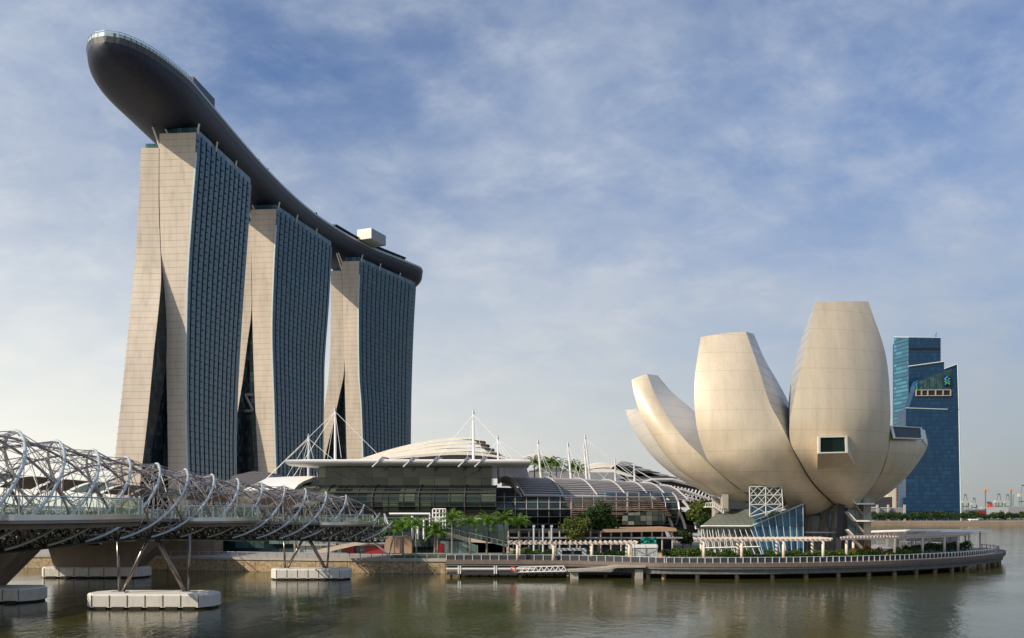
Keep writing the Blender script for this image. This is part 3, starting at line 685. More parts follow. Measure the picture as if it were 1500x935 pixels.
# oriel window on petal A and window in the tip of petal E
fr = [P(1197.5, 664.5, 182.3), P(1241, 663.5, 183.3), P(1240, 638.5, 183.0), P(1197.5, 639.5, 182.0)]
bk = [P(1197, 688, 193.0), P(1256, 688, 195.0), P(1246, 640, 197), P(1199, 640, 196)]
mb = MB(); mb.hexa([fr[0], fr[1], bk[1], bk[0], fr[3], fr[2], bk[2], bk[3]]); ow = mb.build('oriel_window', M['museum'], mus)
def frame_of(quad, w, th, name, m, parent):
    c = sum(quad, Vector())/4; n = (quad[1]-quad[0]).cross(quad[3]-quad[0]).normalized()
    if n.y > 0: n = -n
    mbx = MB(); ins = [q_+(c-q_).normalized()*w for q_ in quad]
    for i in range(4):
        j = (i+1) % 4; mbx.hexa([quad[i], quad[j], ins[j], ins[i], quad[i]+n*th, quad[j]+n*th, ins[j]+n*th, ins[i]+n*th])
    f_ = mbx.build(name, m, parent); g = MB(); g.face(*[q_+n*th*0.35 for q_ in ins]); return f_, g
f_, g = frame_of(fr, 0.55, 0.3, 'window_frame', M['museum_bright'], ow); g.build('pane', M['pane_dark'], ow)
qe = [P(1308.5, 643, 196.5), P(1351.5, 644.5, 206), P(1349, 627.5, 209.5), P(1303, 624.5, 200)]
f_, g = frame_of(qe, 0.8, 0.3, 'window_frame', M['museum_bright'], pE); g.build('pane', M['pane_dark'], pE)
mb = MB(); mb.slab([P(1352, 645, 209.5), P(1359.3, 653, 212.5), P(1355, 630, 212.5), P(1350, 629, 209.7)], (0.2, 0.5, 0)); mb.slab([P(1352, 646, 209.0), P(1338.5, 679, 212.5), P(1359.3, 653, 212.6)], (0.1, 0.6, 0))
mb.build('tip_facet', M['museum_bright'], pE)
# lower lobby
def quadwall(pts, m, name, parent, th=(0, 0.4, 0)):
    mbx = MB(); mbx.slab(pts, th); return mbx.build(name, m, parent)
DL = 200
lobby = quadwall([P(1027, 771, DL), P(1098.5, 771, DL-2), P(1116, 812, DL-2), P(1027, 815, DL)], M['atr_green'], 'lobby_glazing', mus)
mb = MB()
for k in range(10):
    x0 = lerp(1027.5, 1098, k/9); x1 = lerp(1029, 1115.5, k/9); mb.bar(P(x0, 771.5, DL-1.0-k*.22), P(x1, 812, DL-1.0-k*.22), 0.09, 4)
for k in range(5):
    x0 = 1029+k*9; mb.bar(P(x0, 771.5, DL-1.2), P(x0+9, 812, DL-1.2), 0.08, 4)
mb.bar(P(1026.5, 771.5, DL-1.2), P(1099, 771.5, DL-3.2), 0.24, 4)
mb.bar(P(1113, 801, DL-3.2), P(1027, 803, DL-1.2), 0.15, 4)
mb.build('glazing_bars', M['white'], lobby)
quadwall([P(1025, 772, DL-1.6), P(1050, 754, DL+6), P(1064, 741.5, DL+10), P(1098, 738, DL+8), P(1101, 757, DL+1), P(1107, 761, DL-1), P(1099, 772, DL-3.6)], M['atr_roof'], 'lobby_roof', mus, (0, 0.3, -0.35))
blue = quadwall([P(1099.5, 772, DL-3), P(1107, 762, DL-2.8), P(1177, 738.5, DL-1), P(1177.5, 812, DL-1), P(1117, 812, DL-3)], M['atr_blue'], 'blue_glass_wall', mus)
mb = MB()
for k in range(8):
    xt = lerp(1104, 1176.3, k/7); yt = 766 if k == 0 else lerp(762, 739, (xt-1107)/70); xb = lerp(1118, 1177, k/7)
    mb.bar(P(xt, yt, DL-3.4+2*k/7), P(xb, 812, DL-3.4+2*k/7), 0.09, 4)
for y0, y1 in ((772, 763), (785, 781)): pass
mb.bar(P(1100, 771, DL-3.5), P(1177, 738.5, DL-1.3), 0.18, 4)
mb.build('glazing_bars', M['fin_light'], blue)
mb = MB(); mb.slab([P(1177.8, 738.5, DL-1), P(1177.8, 812, DL-1), P(1181, 800, DL+18), P(1181, 746, DL+18)], (0.3, 0, 0)); mb.build('side_glazing', M['atrium_glass'], blue)
# lattice bay
lat = quadwall([P(1098, 713.5, 196), P(1145, 712.5, 196), P(1147, 744, 196), P(1107, 761, 196), P(1100, 757, 196), P(1098, 740, 196)], M['atr_green'], 'lattice_bay', mus)
mb = MB(); mb.slab([P(1145.3, 712.5, 196), P(1147.3, 744, 196), P(1156, 739, 206), P(1154, 716, 206)], (0, 0.1, 0)); mb.build('side_pane', M['atrium_glass'], lat)
mb = MB(); mb.slab([P(1098.2, 739.5, 195.8), P(1146.8, 739.5, 195.8), P(1147, 744, 195.8), P(1107, 760.8, 195.8), P(1100.2, 757, 195.8)], (0, 0.1, 0)); mb.build('blue_pane', M['atr_blue'], lat)
mb = MB(); Dl = 195.4
def lb(a, b, r=0.095): mb.bar(P(a[0], a[1], Dl), P(b[0], b[1], Dl), r, 4)
for a, b in (((1098, 713.5), (1145, 712.5)), ((1098, 726), (1146, 725.5)), ((1098, 739.5), (1146.5, 739)), ((1098, 713.5), (1098.5, 757)), ((1121.5, 713), (1122, 755)), ((1145, 712.5), (1147, 744)), ((1100, 757), (1147, 744))): lb(a, b, .13)
for x0 in (1098, 1121.5):
    x1 = x0+23.5; lb((x0, 713.5), (x1, 739.5)); lb((x1, 713.5), (x0, 739.5))
    lb((x0, 739.5), (x1, 751)); lb((x1, 739.5), (x0+1, 754))
    xm = x0+11.7; lb((x0, 726), (xm, 713.5), .065); lb((xm, 713.5), (x1, 726), .065); lb((x0, 726), (xm, 739.5), .065); lb((xm, 739.5), (x1, 726), .065)
mb.build('lattice_frame', M['lattice'], lat)
mb = MB(); mb.bar(P(1145, 712.5, 196), P(1154, 716, 206), .2, 4); mb.bar(P(1147, 744, 196), P(1156, 739, 206), .2, 4); mb.bar(P(1145.3, 726, 196), P(1155, 728, 206), .15, 4); mb.bar(P(1154, 716, 206), P(1156, 739, 206), .2, 4); mb.bar(P(1145.3, 713, 196), P(1156, 739, 206), .12, 4); mb.build('side_lattice', M['white'], lat)
# piers, walls and balcony on the left
quadwall([P(1058.5, 720.5, 203), P(1067, 720.5, 203), P(1067, 745, 203), P(1058.5, 745, 203)], M['concrete'], 'wall_pier', mus, (0, 2, 0))
quadwall([P(1067, 722, 206), P(1097, 738, 206), P(1097, 746, 206), P(1067, 746, 206)], M['grey'], 'recessed_wall', mus, (0, 1, 0))
quadwall([P(1047, 727, 208), P(1060, 733, 208), P(1060, 812, 208), P(1047, 812, 208)], M['concrete'], 'wall_pier', mus, (0, 3, 0))
mb = MB(); mb.slab([P(1034, 742, 204), P(1047, 742, 204), P(1060, 751, 204), P(1060, 752.5, 204), P(1047, 743.5, 204), P(1034, 743.5, 204)], (0, 2.5, 0)); bal = mb.build('balcony', M['white'], mus)
mb = MB(); mb.tube([P(1034, 737, 204), P(1047, 737, 204), P(1060, 746, 204)], .09, 4)
for k in range(9):
    t = k/8; x = lerp(1034, 1060, t); y = 737 if x < 1047 else lerp(737, 746, (x-1047)/13); mb.bar(P(x, y, 204), P(x, y+6, 204), .07, 4)
mb.build('railing', M['white'], bal)
# columns below the bowl
mb = MB(); mb.hexa([P(1221.5, 815, 204), P(1231, 815, 204), P(1231, 815, 207), P(1221.5, 815, 207), P(1229, 728, 204), P(1239, 728, 204), P(1239, 728, 207), P(1229, 728, 207)]); mb.build('raking_column', M['darkgrey'], mus)
mb = MB(); mb.hexa([P(1233, 815, 206), P(1240, 815, 206), P(1240, 815, 208), P(1233, 815, 208), P(1229, 728, 206), P(1242, 728, 206), P(1242, 728, 208), P(1229, 728, 208)]); mb.build('raking_column', M['darkgrey'], mus)
for a, b in (((1179, 810), (1186, 744)), ((1194, 810), (1183, 744)), ((1196, 810), (1208, 744)), ((1214, 810), (1203, 744)), ((1216, 810), (1223, 740))):
    mb = MB(); mb.bar(P(a[0], a[1], 214), P(b[0], b[1], 214), 0.55, 6); mb.build('lattice_column', M['concrete'], mus)
quadwall([P(1160, 745, 222), P(1262, 745, 222), P(1262, 812, 222), P(1160, 812, 222)], M['lowglass'], 'rear_glazing', mus)
quadwall([P(1178, 779, 208), P(1226, 779, 208), P(1226, 781, 208), P(1178, 781, 208)], M['white'], 'handrail_beam', mus)
# zigzag stair
st = quadwall([P(1265, 717, 206), P(1276, 717, 206), P(1276, 812, 206), P(1265, 812, 206)], M['concrete'], 'stair_tower', mus, (0, 3, 0))
mb = MB()
for y0 in (737, 762, 788): mb.slab([P(1254, y0, 202), P(1281, y0, 202), P(1281, y0, 205.6), P(1254, y0, 205.6)], (0, 0, -0.35))
mb.build('landing', M['white'], st)
for y0 in (737, 762, 788):
    mb = MB(); mb.slab([P(1243, y0-12.5, 202), P(1254.3, y0, 202), P(1254.3, y0+1.8, 202), P(1243, y0-10.5, 202)], (0, 2.4, 0)); mb.build('stair_flight', M['white'], st)
    mb = MB(); mb.slab([P(1254.5, y0-7.5, 201.9), P(1281, y0-7.5, 201.9), P(1281, y0-.3, 201.9), P(1254.5, y0-.3, 201.9)], (0, .05, 0)); mb.slab([P(1243, y0-19, 201.9), P(1254.3, y0-7.5, 201.9), P(1254.3, y0-.5, 201.9), P(1243, y0-13, 201.9)], (0, .05, 0)); mb.build('glass_balustrade', M['podglass'], st)
    mb = MB(); mb.slab([P(1254, y0+3, 204), P(1265.5, y0+16, 204), P(1265.5, y0+18, 204), P(1254, y0+5, 204)], (0, 1.6, 0)); mb.build('stair_flight', M['concrete'], st)

# ---------------------------------------------------------------- shopping podium, left hall
hall = empty('convention_hall', (PX(590, 240), 250, 3), 'wide dark green glass hall with a flat white canopy roof', 'hall')
def wall_poly(pts, th, m, name, parent): return quadwall([P(*p) for p in pts], m, name, parent, th)
wall_poly([(467, 681, 240), (720, 681, 240), (720, 712, 240), (467, 712, 240)], (0, 25, 0), M['clere'], 'clerestory', hall)
# sloping dark glass roof then the bulging glass wall
prof = [(240, 711), (234, 716), (231, 722), (229.5, 732), (229.5, 742), (231, 752), (233, 758)]
mb = MB()
rings = [[P(412, y, D), P(728, y, D)] for D, y in prof]
x0, x1 = -60.0, -4.2
mb.loft([[(x0, D, PZ(y, D)), (x1, D, PZ(y, D))] for D, y in prof], closed=False); mb.build('curved_glass_wall', M['hall_glass'], hall, smooth=True)
mb = MB()
for k in range(15):
    x = x0+k*(x1-x0)/14; mb.tube([(x, D-.15, PZ(y, D)) for D, y in prof], .12 if k % 3 else .3, 4)
for D, y in ((234, 716), (231, 722), (229.3, 728), (229.3, 735), (229.5, 742), (231, 751)): mb.bar((x0, D-.15, PZ(y, D)), (x1, D-.15, PZ(y, D)), .12 if y != 722 else .35, 4)
mb.build('mullions', M['darkgrey'], hall)
mb = MB(); mb.slab([(x1, D, PZ(y, D)) for D, y in prof]+[(x1, 262, PZ(758, 233)), (x1, 262, PZ(711, 240))], (0.2, 0, 0)); mb.build('end_glazing', M['hall_glass2'], hall)
wall_poly([(400, 757, 233), (728, 757, 233), (728, 759.5, 233), (400, 759.5, 233)], (0, 3, 0), M['white'], 'transfer_beam', hall)
# ground storeys
wall_poly([(290, 778, 219), (745, 759, 219), (745, 812, 219), (290, 812, 219)], (0, 2, 0), M['hall_glass2'], 'ground_storey_wall', hall)
wall_poly([(395, 787, 218), (590, 787, 218), (590, 797, 218), (395, 797, 218)], (0, 1, 0), M['lowglass'], 'lobby_glazing', hall)
wall_poly([(430, 798.5, 217), (560, 798.5, 217), (560, 812, 217), (430, 812, 217)], (0, 1, 0), M['lowglass'], 'shopfront_glazing', hall)
for a, b in ((504.5, 519), (534.5, 562)): wall_poly([(a, 801, 215.8), (b, 801, 215.8), (b, 813, 215.8), (a, 813, 215.8)], (0, .8, 0), M['red'], 'red_panel', hall)
for a, b in ((592, 604), (640, 650)): wall_poly([(a, 796, 215.8), (b, 796, 215.8), (b, 813, 215.8), (a, 813, 215.8)], (0, .8, 0), M['red'], 'red_panel', hall)
wall_poly([(430, 796.8, 216.2), (562, 796.8, 216.2), (562, 799.5, 216.2), (430, 799.5, 216.2)], (0, 1.4, 0), M['concrete'], 'string_course', hall)
wall_poly([(563, 786, 213), (603, 786, 213), (603, 813, 213), (563, 813, 213)], (0, 4, 0), M['brown'], 'brown_pier_wall', hall)
wall_poly([(604, 762, 217), (632, 762, 217), (632, 790, 217), (604, 790, 217)], (0, 1, 0), M['atrium_glass'], 'entrance_glazing', hall)
fr_ = MB()
for q_ in (((570, 753), (630, 753)), ((630, 753), (630, 772)), ((604, 756), (604, 790)), ((612, 762), (612, 790)), ((621, 762), (621, 790))): fr_.bar(P(*q_[0], 214), P(*q_[1], 214), .28, 4)
for x in (634, 639, 644, 649, 653): fr_.bar(P(x, 746, 213), P(x, 775, 213), .17, 4)
for y in (746, 752, 758, 764, 770): fr_.bar(P(634, y, 213), P(653, y, 213), .17, 4)
fr_.build('entrance_frame', M['white'], hall)
wall_poly([(640, 792, 216), (742, 797, 216), (742, 812, 216), (640, 812, 216)], (0, 1, 0), M['lowglass'], 'shopfront_glazing', hall)
# flat white canopy with swept leading edge
mb = MB(); z0, z1 = PZ(683, 233), PZ(672.5, 233)
xs = (PX(421, 233), PX(776, 233)); n_ = 30; rr = []
for k in range(n_+1):
    x = lerp(xs[0], xs[1], k/n_); e = min(1, min(k, n_-k)/2.2)
    rr.append([(x, 231.5, z0+.5), (x, 230.6, (z0+z1)/2), (x, 231.5, z1-.2*(2-e)), (x, 236, z1), (x, 262, z1+.3), (x, 262, z0+.9), (x, 236, z0+.2)])
mb.loft(rr); can = mb.build('flat_canopy', M['white'], hall)
mb = MB()
for px in (555, 635, 704, 600, 680): 
    x = PX(px, 231); mb.tube([(x-1.5, 229.8, z0-.4), (x, 230.1, z0+1), (x+.8, 231.5, z1+.3), (x+1.5, 238, z1+.4)], .28, 5)
mb.bar((xs[0], 230.3, z0+.62*(z1-z0)), (xs[1], 230.3, z0+.62*(z1-z0)), .13, 4)
mb.build('canopy_ribs', M['grey'], can)
# white curved roof over the left flank
mb = MB(); rr = []
for (xr, y, D) in ((467, 697.5, 252), (464, 698.5, 247), (455, 701, 242.5), (445, 705, 238.5), (437, 710, 235.5), (431, 717, 233)):
    xl = lerp(392, 352, (y-697.5)/20); rr.append([P(lerp(xl, xr, t), y+.8*(1-t)**2*3, D) for t in (0, .2, .4, .6, .8, 1)])
mb.loft(rr, closed=False); mb.loft([[q_+Vector((0, .6, -.7)) for q_ in r] for r in rr], closed=False); mb.loft([[r[-1], r[-1]+Vector((0, .6, -.7))] for r in rr], closed=False); mb.loft([[rr[-1][i], rr[-1][i]+Vector((0, .6, -.7))] for i in range(6)], closed=False)
mb.build('side_shell_roof', M['white'], hall)
for a_, b_ in (((480, 686), (512, 703)), ((512, 686), (545, 704)), ((700, 690), (672, 704))): MB().bar(P(*a_, 239.6), P(*b_, 239.6), .1, 4).build('diagonal_brace', M['grey'], hall)
mb = MB(); mb.slab([P(415, 716, 243), P(468, 703, 243), P(468, 730, 243), P(400, 745, 243)], (0, 3, 0)); mb.build('flank_glazing', M['hall_glass2'], hall)
mb = MB(); mb.slab([P(340, 697, 262), P(372, 690, 262), P(392, 692, 262), P(402, 700, 262), P(402, 745, 262), P(330, 745, 262)], (0, 14, 0)); mb.build('rear_roof', M['louvre'], hall)
mb = MB(); mb.slab([P(290, 742, 252), P(430, 742, 252), P(430, 780, 252), P(290, 780, 252)], (0, 14, 0)); mb.build('upper_glazing', M['hall_glass2'], hall)

# striated shell roofs behind
def shell(name, label, strips, D, step, th, m, cat='shell roof'):
    root = empty(name, P(strips[0][0][0], 720, D), label, cat)
    for i, s_ in enumerate(strips):
        tab = [(p[0], p[1]) for p in s_]; xs_ = [lerp(s_[0][0], s_[-1][0], k/28) for k in range(29)]
        rr = []
        for x in xs_:
            y = interp(tab, x); Dn = D+(len(strips)-1-i)*0-i*step
            e = math.sin(math.pi*min(1, max(0, (x-xs_[0])/(xs_[-1]-xs_[0]))*.9+.05))
            a = P(x, y, Dn); rr.append([a, a+Vector((0, 13, 1.2*e)), a+Vector((0, 13, 1.2*e-th*.4)), a+Vector((0, 0, -th*(.35+.65*e)))])
        mbx = MB(); mbx.loft(rr); mbx.build('roof_blade', m if not isinstance(m, list) else m[i % len(m)], root, smooth=False)
    return root
sh = shell('shell_roof', 'pale striped shell roof curving up behind the flat white canopy', [
    [(525, 673), (580, 656), (640, 643.5), (690, 641), (702, 644)],
    [(530, 673), (590, 657), (650, 648), (700, 647), (710, 649.5)],
    [(535, 673), (600, 659.5), (655, 652.5), (700, 652.5), (716, 655)],
    [(540, 673), (605, 662.5), (660, 657.5), (710, 659), (735, 664)],
    [(545, 673.5), (610, 666), (665, 662), (715, 665), (768, 676)]], 300, 3, 1.0, M['offwhite'])
mb = MB(); mb.slab([P(530, 674, 297), P(600, 664, 297), P(665, 660, 297), P(720, 664, 297), P(770, 677, 297), P(775, 700, 297), P(530, 700, 297)], (0, 8, 0)); mb.build('shell_wall', M['grey'], sh)
mb = MB()
for k, (x, y) in enumerate(((700, 645), (706, 650), (713, 656))): mb.slab([P(x, y, 295-k*3), P(x+11, y+1.5, 295-k*3), P(x+10, y+3, 295-k*3), P(x-3, y+2.5, 295-k*3)], (0, 8, 0))
mb.build('louvre_tips', M['darkgrey'], sh)
sh2 = empty('louvred_roof', P(950, 700, 330), 'dark stepped louvre roof beside the museum with serrated right edge', 'roof')
for k in range(8):
    xa = 903+k*13; ya = 677.5+k*3.9-(2.0 if k == 0 else 0)
    mb = MB(); mb.slab([P(898+k*1, 684+k*3, 330-k*3), P(xa+8, ya, 330-k*3), P(xa+26, ya+3.2, 330-k*3), P(xa+22, ya+5, 330-k*3), P(905+k*4, 690+k*3, 330-k*3)], (0, 16, 0)); mb.build('louvre_blade', M['darkgrey'] if k % 2 else M['grey'], sh2)
mb = MB(); mb.slab([P(888, 690, 318), P(905, 680, 318), P(1000, 706, 318), P(1020, 735, 318), P(880, 735, 318)], (0, 8, 0)); mb.build('end_wall', M['hall_glass2'], sh2)
sh3 = shell('pale_roof', 'low pale roof of overlapping curved blades seen between the cable masts', [
    [(775, 690), (800, 686), (830, 688), (842, 692)], [(840, 690), (870, 681), (895, 680), (925, 690)], [(838, 696), (870, 688), (900, 688), (935, 700)], [(750, 676), (775, 668), (795, 667), (815, 671)]], 320, 2, 1.4, M['offwhite'])
mb = MB(); mb.slab([P(735, 692, 312), P(900, 692, 312), P(935, 712, 312), P(735, 712, 312)], (0, 6, 0)); mb.build('rear_wall', M['grey'], sh3)

# ---------------------------------------------------------------- right hall: vaulted louvre roof over barrel glass
vh = empty('vaulted_hall', (PX(870, 250), 255, 3), 'long dark barrel shaped glass hall under a louvred vault roof', 'hall')
TOP = [(733, 701.5), (795, 702), (838.7, 703.5), (880, 706), (915.7, 708.6), (939, 711), (962, 714.5)]
BOT = [(767, 725.5), (824.5, 726.6), (875, 727.2), (917.8, 728), (951, 729), (978, 730), (1008, 734)]
def vault(u, v):    # u 0..6 along, v 0..1 top->bottom
    tx = interp([(i, p[0]) for i, p in enumerate(TOP)], u); ty = interp([(i, p[1]) for i, p in enumerate(TOP)], u)
    bx = interp([(i, p[0]) for i, p in enumerate(BOT)], u); by = interp([(i, p[1]) for i, p in enumerate(BOT)], u)
    a = P(tx, ty, 264+u*3); b = P(bx, by, 238+u*2.2); p = a.lerp(b, v); p.z += 1.8*math.sin(math.pi*v); return p
mb = MB(); rings = [[vault(u/4, v/8) for v in range(9)] for u in range(25)]
mb.loft(rings, closed=False); rings2 = [[q_+Vector((0, 0, -.5)) for q_ in r] for r in rings]; 
vr = mb.build('vault_louvres', M['louvre'], vh)
mb = MB()
for u in range(7): mb.tube([vault(u, v/10)+Vector((0, 0, .35)) for v in range(11)], .27, 5)
mb.tube([vault(u/4, 1) for u in range(25)], .3, 5); mb.tube([vault(u/4, 0) for u in range(25)], .25, 5)
mb.build('vault_ribs', M['ribgrey'], vh)
mb = MB()
for v in range(1, 16):
    mb.tube([vault(u/3, v/16)+Vector((0, 0, .14)) for u in range(19)], .1, 4)
mb.build('louvre_bars', M['ribgrey'], vr)
mb = MB(); mb.loft([[vault(0, v/10)+Vector((-.4, 0, .1)), vault(0, v/10)+Vector((-.4, 0, -1.1-.7*math.sin(math.pi*v/10)))] for v in range(11)], closed=False); mb.build('end_fascia', M['offwhite'], vh)
# barrel glass
bprof = [(241, 722), (237.5, 728), (235, 736), (234, 746), (235.5, 757), (239, 768), (243, 777)]
def barrel(u, k):
    px = lerp(722, 985, u); D, y = bprof[k]; px += (0 if u < .8 else (u-.8)*5*10*math.sin(math.pi*k/6)); return P(px, y, D+u*7)
mb = MB(); mb.loft([[barrel(u/16, k) for u in range(17)] for k in range(7)], closed=False); mb.build('barrel_glass', M['hall_glass2'], vh, smooth=True)
mb = MB()
for u in range(17): mb.tube([barrel(u/16, k)+Vector((0, -.2, 0)) for k in range(7)], .12 if u not in (0, 7, 12, 16) else .3, 4)
for k in range(1, 7):
    mb.tube([barrel(u/16, k)+Vector((0, -.2, 0)) for u in range(17)], .10, 4)
mb.build('mullions', M['rod'], vh)
mb = MB()
for k in range(9):
    y = 729+k*3.1; mb.slab([P(826+k*1.6, y, 233.3), P(900, y+.9*math.sin(k*2), 235.6), P(966+k*2.2, y+.6, 238.5), P(966+k*2.2, y+1.6, 238.5), P(900, y+1+.9*math.sin(k*2), 235.6), P(826+k*1.6, y+.9, 233.3)], (0, .5, .1))
mb.build('bronze_sunscreen', M['perf'], vh)
mb = MB(); mb.slab([P(913, 752, 233.8), P(970, 748, 238), P(976, 762, 238), P(972, 769, 238), P(911, 769, 233.8)], (0, .3, 0)); mb.build('corner_glazing', M['cornerglass'], vh)
mb = MB()
for a, b, c in (((955, 729), (975, 742), (985, 772)), ((976, 731), (997, 744), (1004, 775)), ((1000, 734), (1016, 748), (1020, 775))):
    mb.tube([P(lerp(lerp(a[0], b[0], t), lerp(b[0], c[0], t), t), lerp(lerp(a[1], b[1], t), lerp(b[1], c[1], t), t), 243) for t in [i/10 for i in range(11)]], .38, 5)
mb.build('end_arches', M['white'], vh)
mb = MB(); mb.slab([P(956, 731, 246), P(978, 733, 246), P(998, 745, 246), P(1004, 776, 246), P(960, 776, 246)], (0, 8, 0)); mb.build('end_glazing', M['atrium_glass'], vh)
mb = MB(); mb.slab([P(722, 714, 246), P(955, 720, 250), P(985, 812, 250), P(722, 812, 246)], (0, 14, 0)); mb.build('rear_wall', M['darkgrey'], vh)
wall_poly([(885, 775.5, 214), (990, 773.5, 215), (992, 778.5, 215), (880, 780, 214)], (0, 24, 0), M['brown'], 'terrace_canopy', vh)
wall_poly([(742, 777, 216), (885, 777, 216), (885, 781, 216), (742, 781, 216)], (0, 22, 0), M['darkgrey'], 'floor_band', vh)
wall_poly([(742, 787, 215.5), (1000, 787, 215.5), (1000, 789, 215.5), (742, 789, 215.5)], (0, 2.4, 0), M['grey'], 'floor_band', vh)
mb = MB()
for k in range(17): mb.bar(P(745+k*15, 778, 216), P(745+k*15, 811, 216), .22, 5)
mb.build('ground_columns', M['concrete'], vh)
wall_poly([(770, 790, 218), (985, 790, 218), (985, 811, 218), (770, 811, 218)], (0, .3, 0), M['atrium_glass'], 'shopfront', vh)
wall_poly([(985, 768, 250), (1022, 770, 250), (1022, 781, 250), (985, 781, 250)], (0, 8, 0), M['darkgrey'], 'side_terrace', vh)
# small steel structures right of the hall (latticed roof of the next hall)
nh = empty('distant_hall', P(1000, 740, 300), 'pale ribbed hall roof half hidden behind the left edge of the museum', 'hall')
mb = MB(); mb.slab([P(930, 712, 300), P(955, 703, 300), P(1000, 705, 300), P(1040, 722, 300), P(1060, 742, 300), P(930, 745, 300)], (0, 20, 0)); mb.build('roof_body', M['darkgrey'], nh)
mb = MB()
for k in range(22): mb.bar(P(937+k*5.2, 709+abs(k-6)*.9, 299.4), P(931+k*5.2, 717+max(0, k-8)*1.6, 299), .3, 4)
mb.tube([P(925, 714, 299), P(955, 703, 299), P(985, 703, 299), P(1020, 712, 299), P(1050, 730, 299)], .6, 5)
mb.tube([P(925, 723, 298.6), P(960, 716, 298.6), P(1000, 718, 298.6), P(1040, 732, 298.6)], .5, 5)
mb.tube([P(960, 729, 298.4), P(1000, 727, 298.4), P(1045, 740, 298.4)], .4, 5)
for k in range(14): mb.bar(P(965+k*6, 718+k*.9, 298.4), P(968+k*6, 728+k*.9, 298.2), .22, 4); mb.bar(P(968+k*6, 718+k*.9, 298.4), P(963+k*6, 729+k*.9, 298.2), .15, 4)
mb.build('roof_ribs', M['ribgrey'], nh)
# ---------------------------------------------------------------- masts and cables
masts = [(452, 640, 699, 264, 0, [(388, 704), (420, 699), (437, 704), (466, 700), (491, 676)]),
         (491, 600, 672, 250, .0, [(385, 706), (430, 698), (480, 672), (500, 671), (560, 672)]),
         (693.5, 604, 672, 250, .0, [(641, 671), (684, 673), (729, 646), (708, 672)]),
         (729, 641, 705, 262, 1.5, [(700, 690), (742, 702), (757, 703), (772, 702), (818, 703)]),
         (788, 648, 703, 266, 5, [(772, 702), (824, 727), (875, 727), (805, 702)]),
         (832, 652, 704, 268, 5, [(820, 703), (850, 703), (917, 728), (875, 727)]),
         (857, 641, 704, 270, 8, [(838, 704), (951, 729), (978, 730), (930, 700), (1008, 734)]),
         (856, 655, 705, 276, 4, [(846, 704), (951, 729)]),
         (901, 676, 706, 285, 1, [(880, 706), (960, 722)]),
         (929, 684, 709, 290, 1, [(915, 708), (1000, 726)])]
mlab = ['short white mast at far left by the middle tower, with cables down to the hall', 'tall white mast in front of the farthest tower', 'tall white mast on the right part of the flat canopy, against the sky',
        'white mast just right of the flat canopy end', 'leaning white mast at the left end of the louvred vault', 'leaning white mast second along the louvred vault', 'tallest of the clustered masts over the vault, leaning left',
        'shorter mast close behind the tallest clustered mast', 'low thin mast before the dark stepped roof, left one', 'low thin mast before the dark stepped roof, right one']
for (px, yt, yb, D, lean, cabs), lab_ in zip(masts, mlab):
    b_ = P(px+lean, yb+4, D); t_ = P(px, yt, D)
    root = empty('cable_mast', b_, lab_, 'mast', 'white masts holding the podium roofs')
    MB().tube([b_, b_.lerp(t_, .5), t_], .38, 8, .24).build('pole', M['white'], root)
    MB().bar(t_+Vector((0, 0, -.4)), t_+Vector((0, 0, .9)), .42, 6, .12).build('cap', M['grey'], root)
    for (cx_, cy_) in cabs:
        MB().bar(t_+Vector((0, 0, -.6)), P(cx_, cy_, D-4), .055, 4).build('cable', M['white'], root)

# ---------------------------------------------------------------- helix bridge
def axX(D): return -51.0+0.00185*(D-98)**2
def zc(D): return interp([(60, 15.4), (87, 15.15), (118, 14.6), (150, 13.3), (169, 12.6), (200, 11.0)], D)
def dz(D): return interp([(60, 12.6), (87, 12.45), (118, 12.15), (150, 11.5), (169, 11.0), (190, 10.4), (206, 9.9)], D)
ax = []; Dc = 62.0; s_ = 0.0
while Dc < 206:
    ax.append((s_, Dc)); dx = axX(Dc+.35)-axX(Dc-.35); st_ = 0.7; s_ += math.hypot(dx, .7); Dc += .7
SL = ax[-1][0]
def axis(s):
    i = min(len(ax)-2, max(0, int(s/SL*(len(ax)-1)))); 
    while i < len(ax)-2 and ax[i+1][0] < s: i += 1
    while i > 0 and ax[i][0] > s: i -= 1
    t = (s-ax[i][0])/(ax[i+1][0]-ax[i][0]); D = lerp(ax[i][1], ax[i+1][1], t)
    tg = Vector((axX(D+.5)-axX(D-.5), 1.0)).normalized(); n = Vector((tg.y, -tg.x))
    return Vector((axX(D), D)), n, D
sD = lambda D: interp([(b, a) for a, b in ax], D)
PITCH = 50.4
S0 = sD(118.0)
def hpt(s, phi, r):
    p, n, D = axis(s); r = r*rsc(D); return Vector((p.x+n.x*r*math.sin(phi), p.y+n.y*r*math.sin(phi), zc(D)+r*math.cos(phi)))
def ophi(k, s): return 2*math.pi*k/6-2*math.pi*(s-S0)/PITCH+R(-18)
def iphi(k, s): return 2*math.pi*k/5+2*math.pi*(s-S0)/PITCH+R(10)
RO, RI = 5.35, 4.65
def rsc(D): return interp([(60, 1.22), (87, 1.15), (118, 1.0), (169, 0.95), (205, 0.92)], D)
s_end = sD(186.0); s_fin = sD(203.0)
def inside(p, s):
    if s < s_end: return True
    lim = lerp(zc(186)+5.5, dz(200)+0.4, min(1, (s-s_end)/(s_fin-s_end))); return p.z < lim
hb = empty('helix_bridge', (-50, 118, 0), 'curving steel footbridge wrapped in a double helix of tubes', 'footbridge')
def segs(fn, s0, s1, ds):
    out_ = []; cur = []
    n = int((s1-s0)/ds)
    for i in range(n+1):
        s = s0+i*ds; p = fn(s)
        if inside(p, s): cur.append(p)
        else:
            if len(cur) > 1: out_.append(cur)
            cur = []
    if len(cur) > 1: out_.append(cur)
    return out_
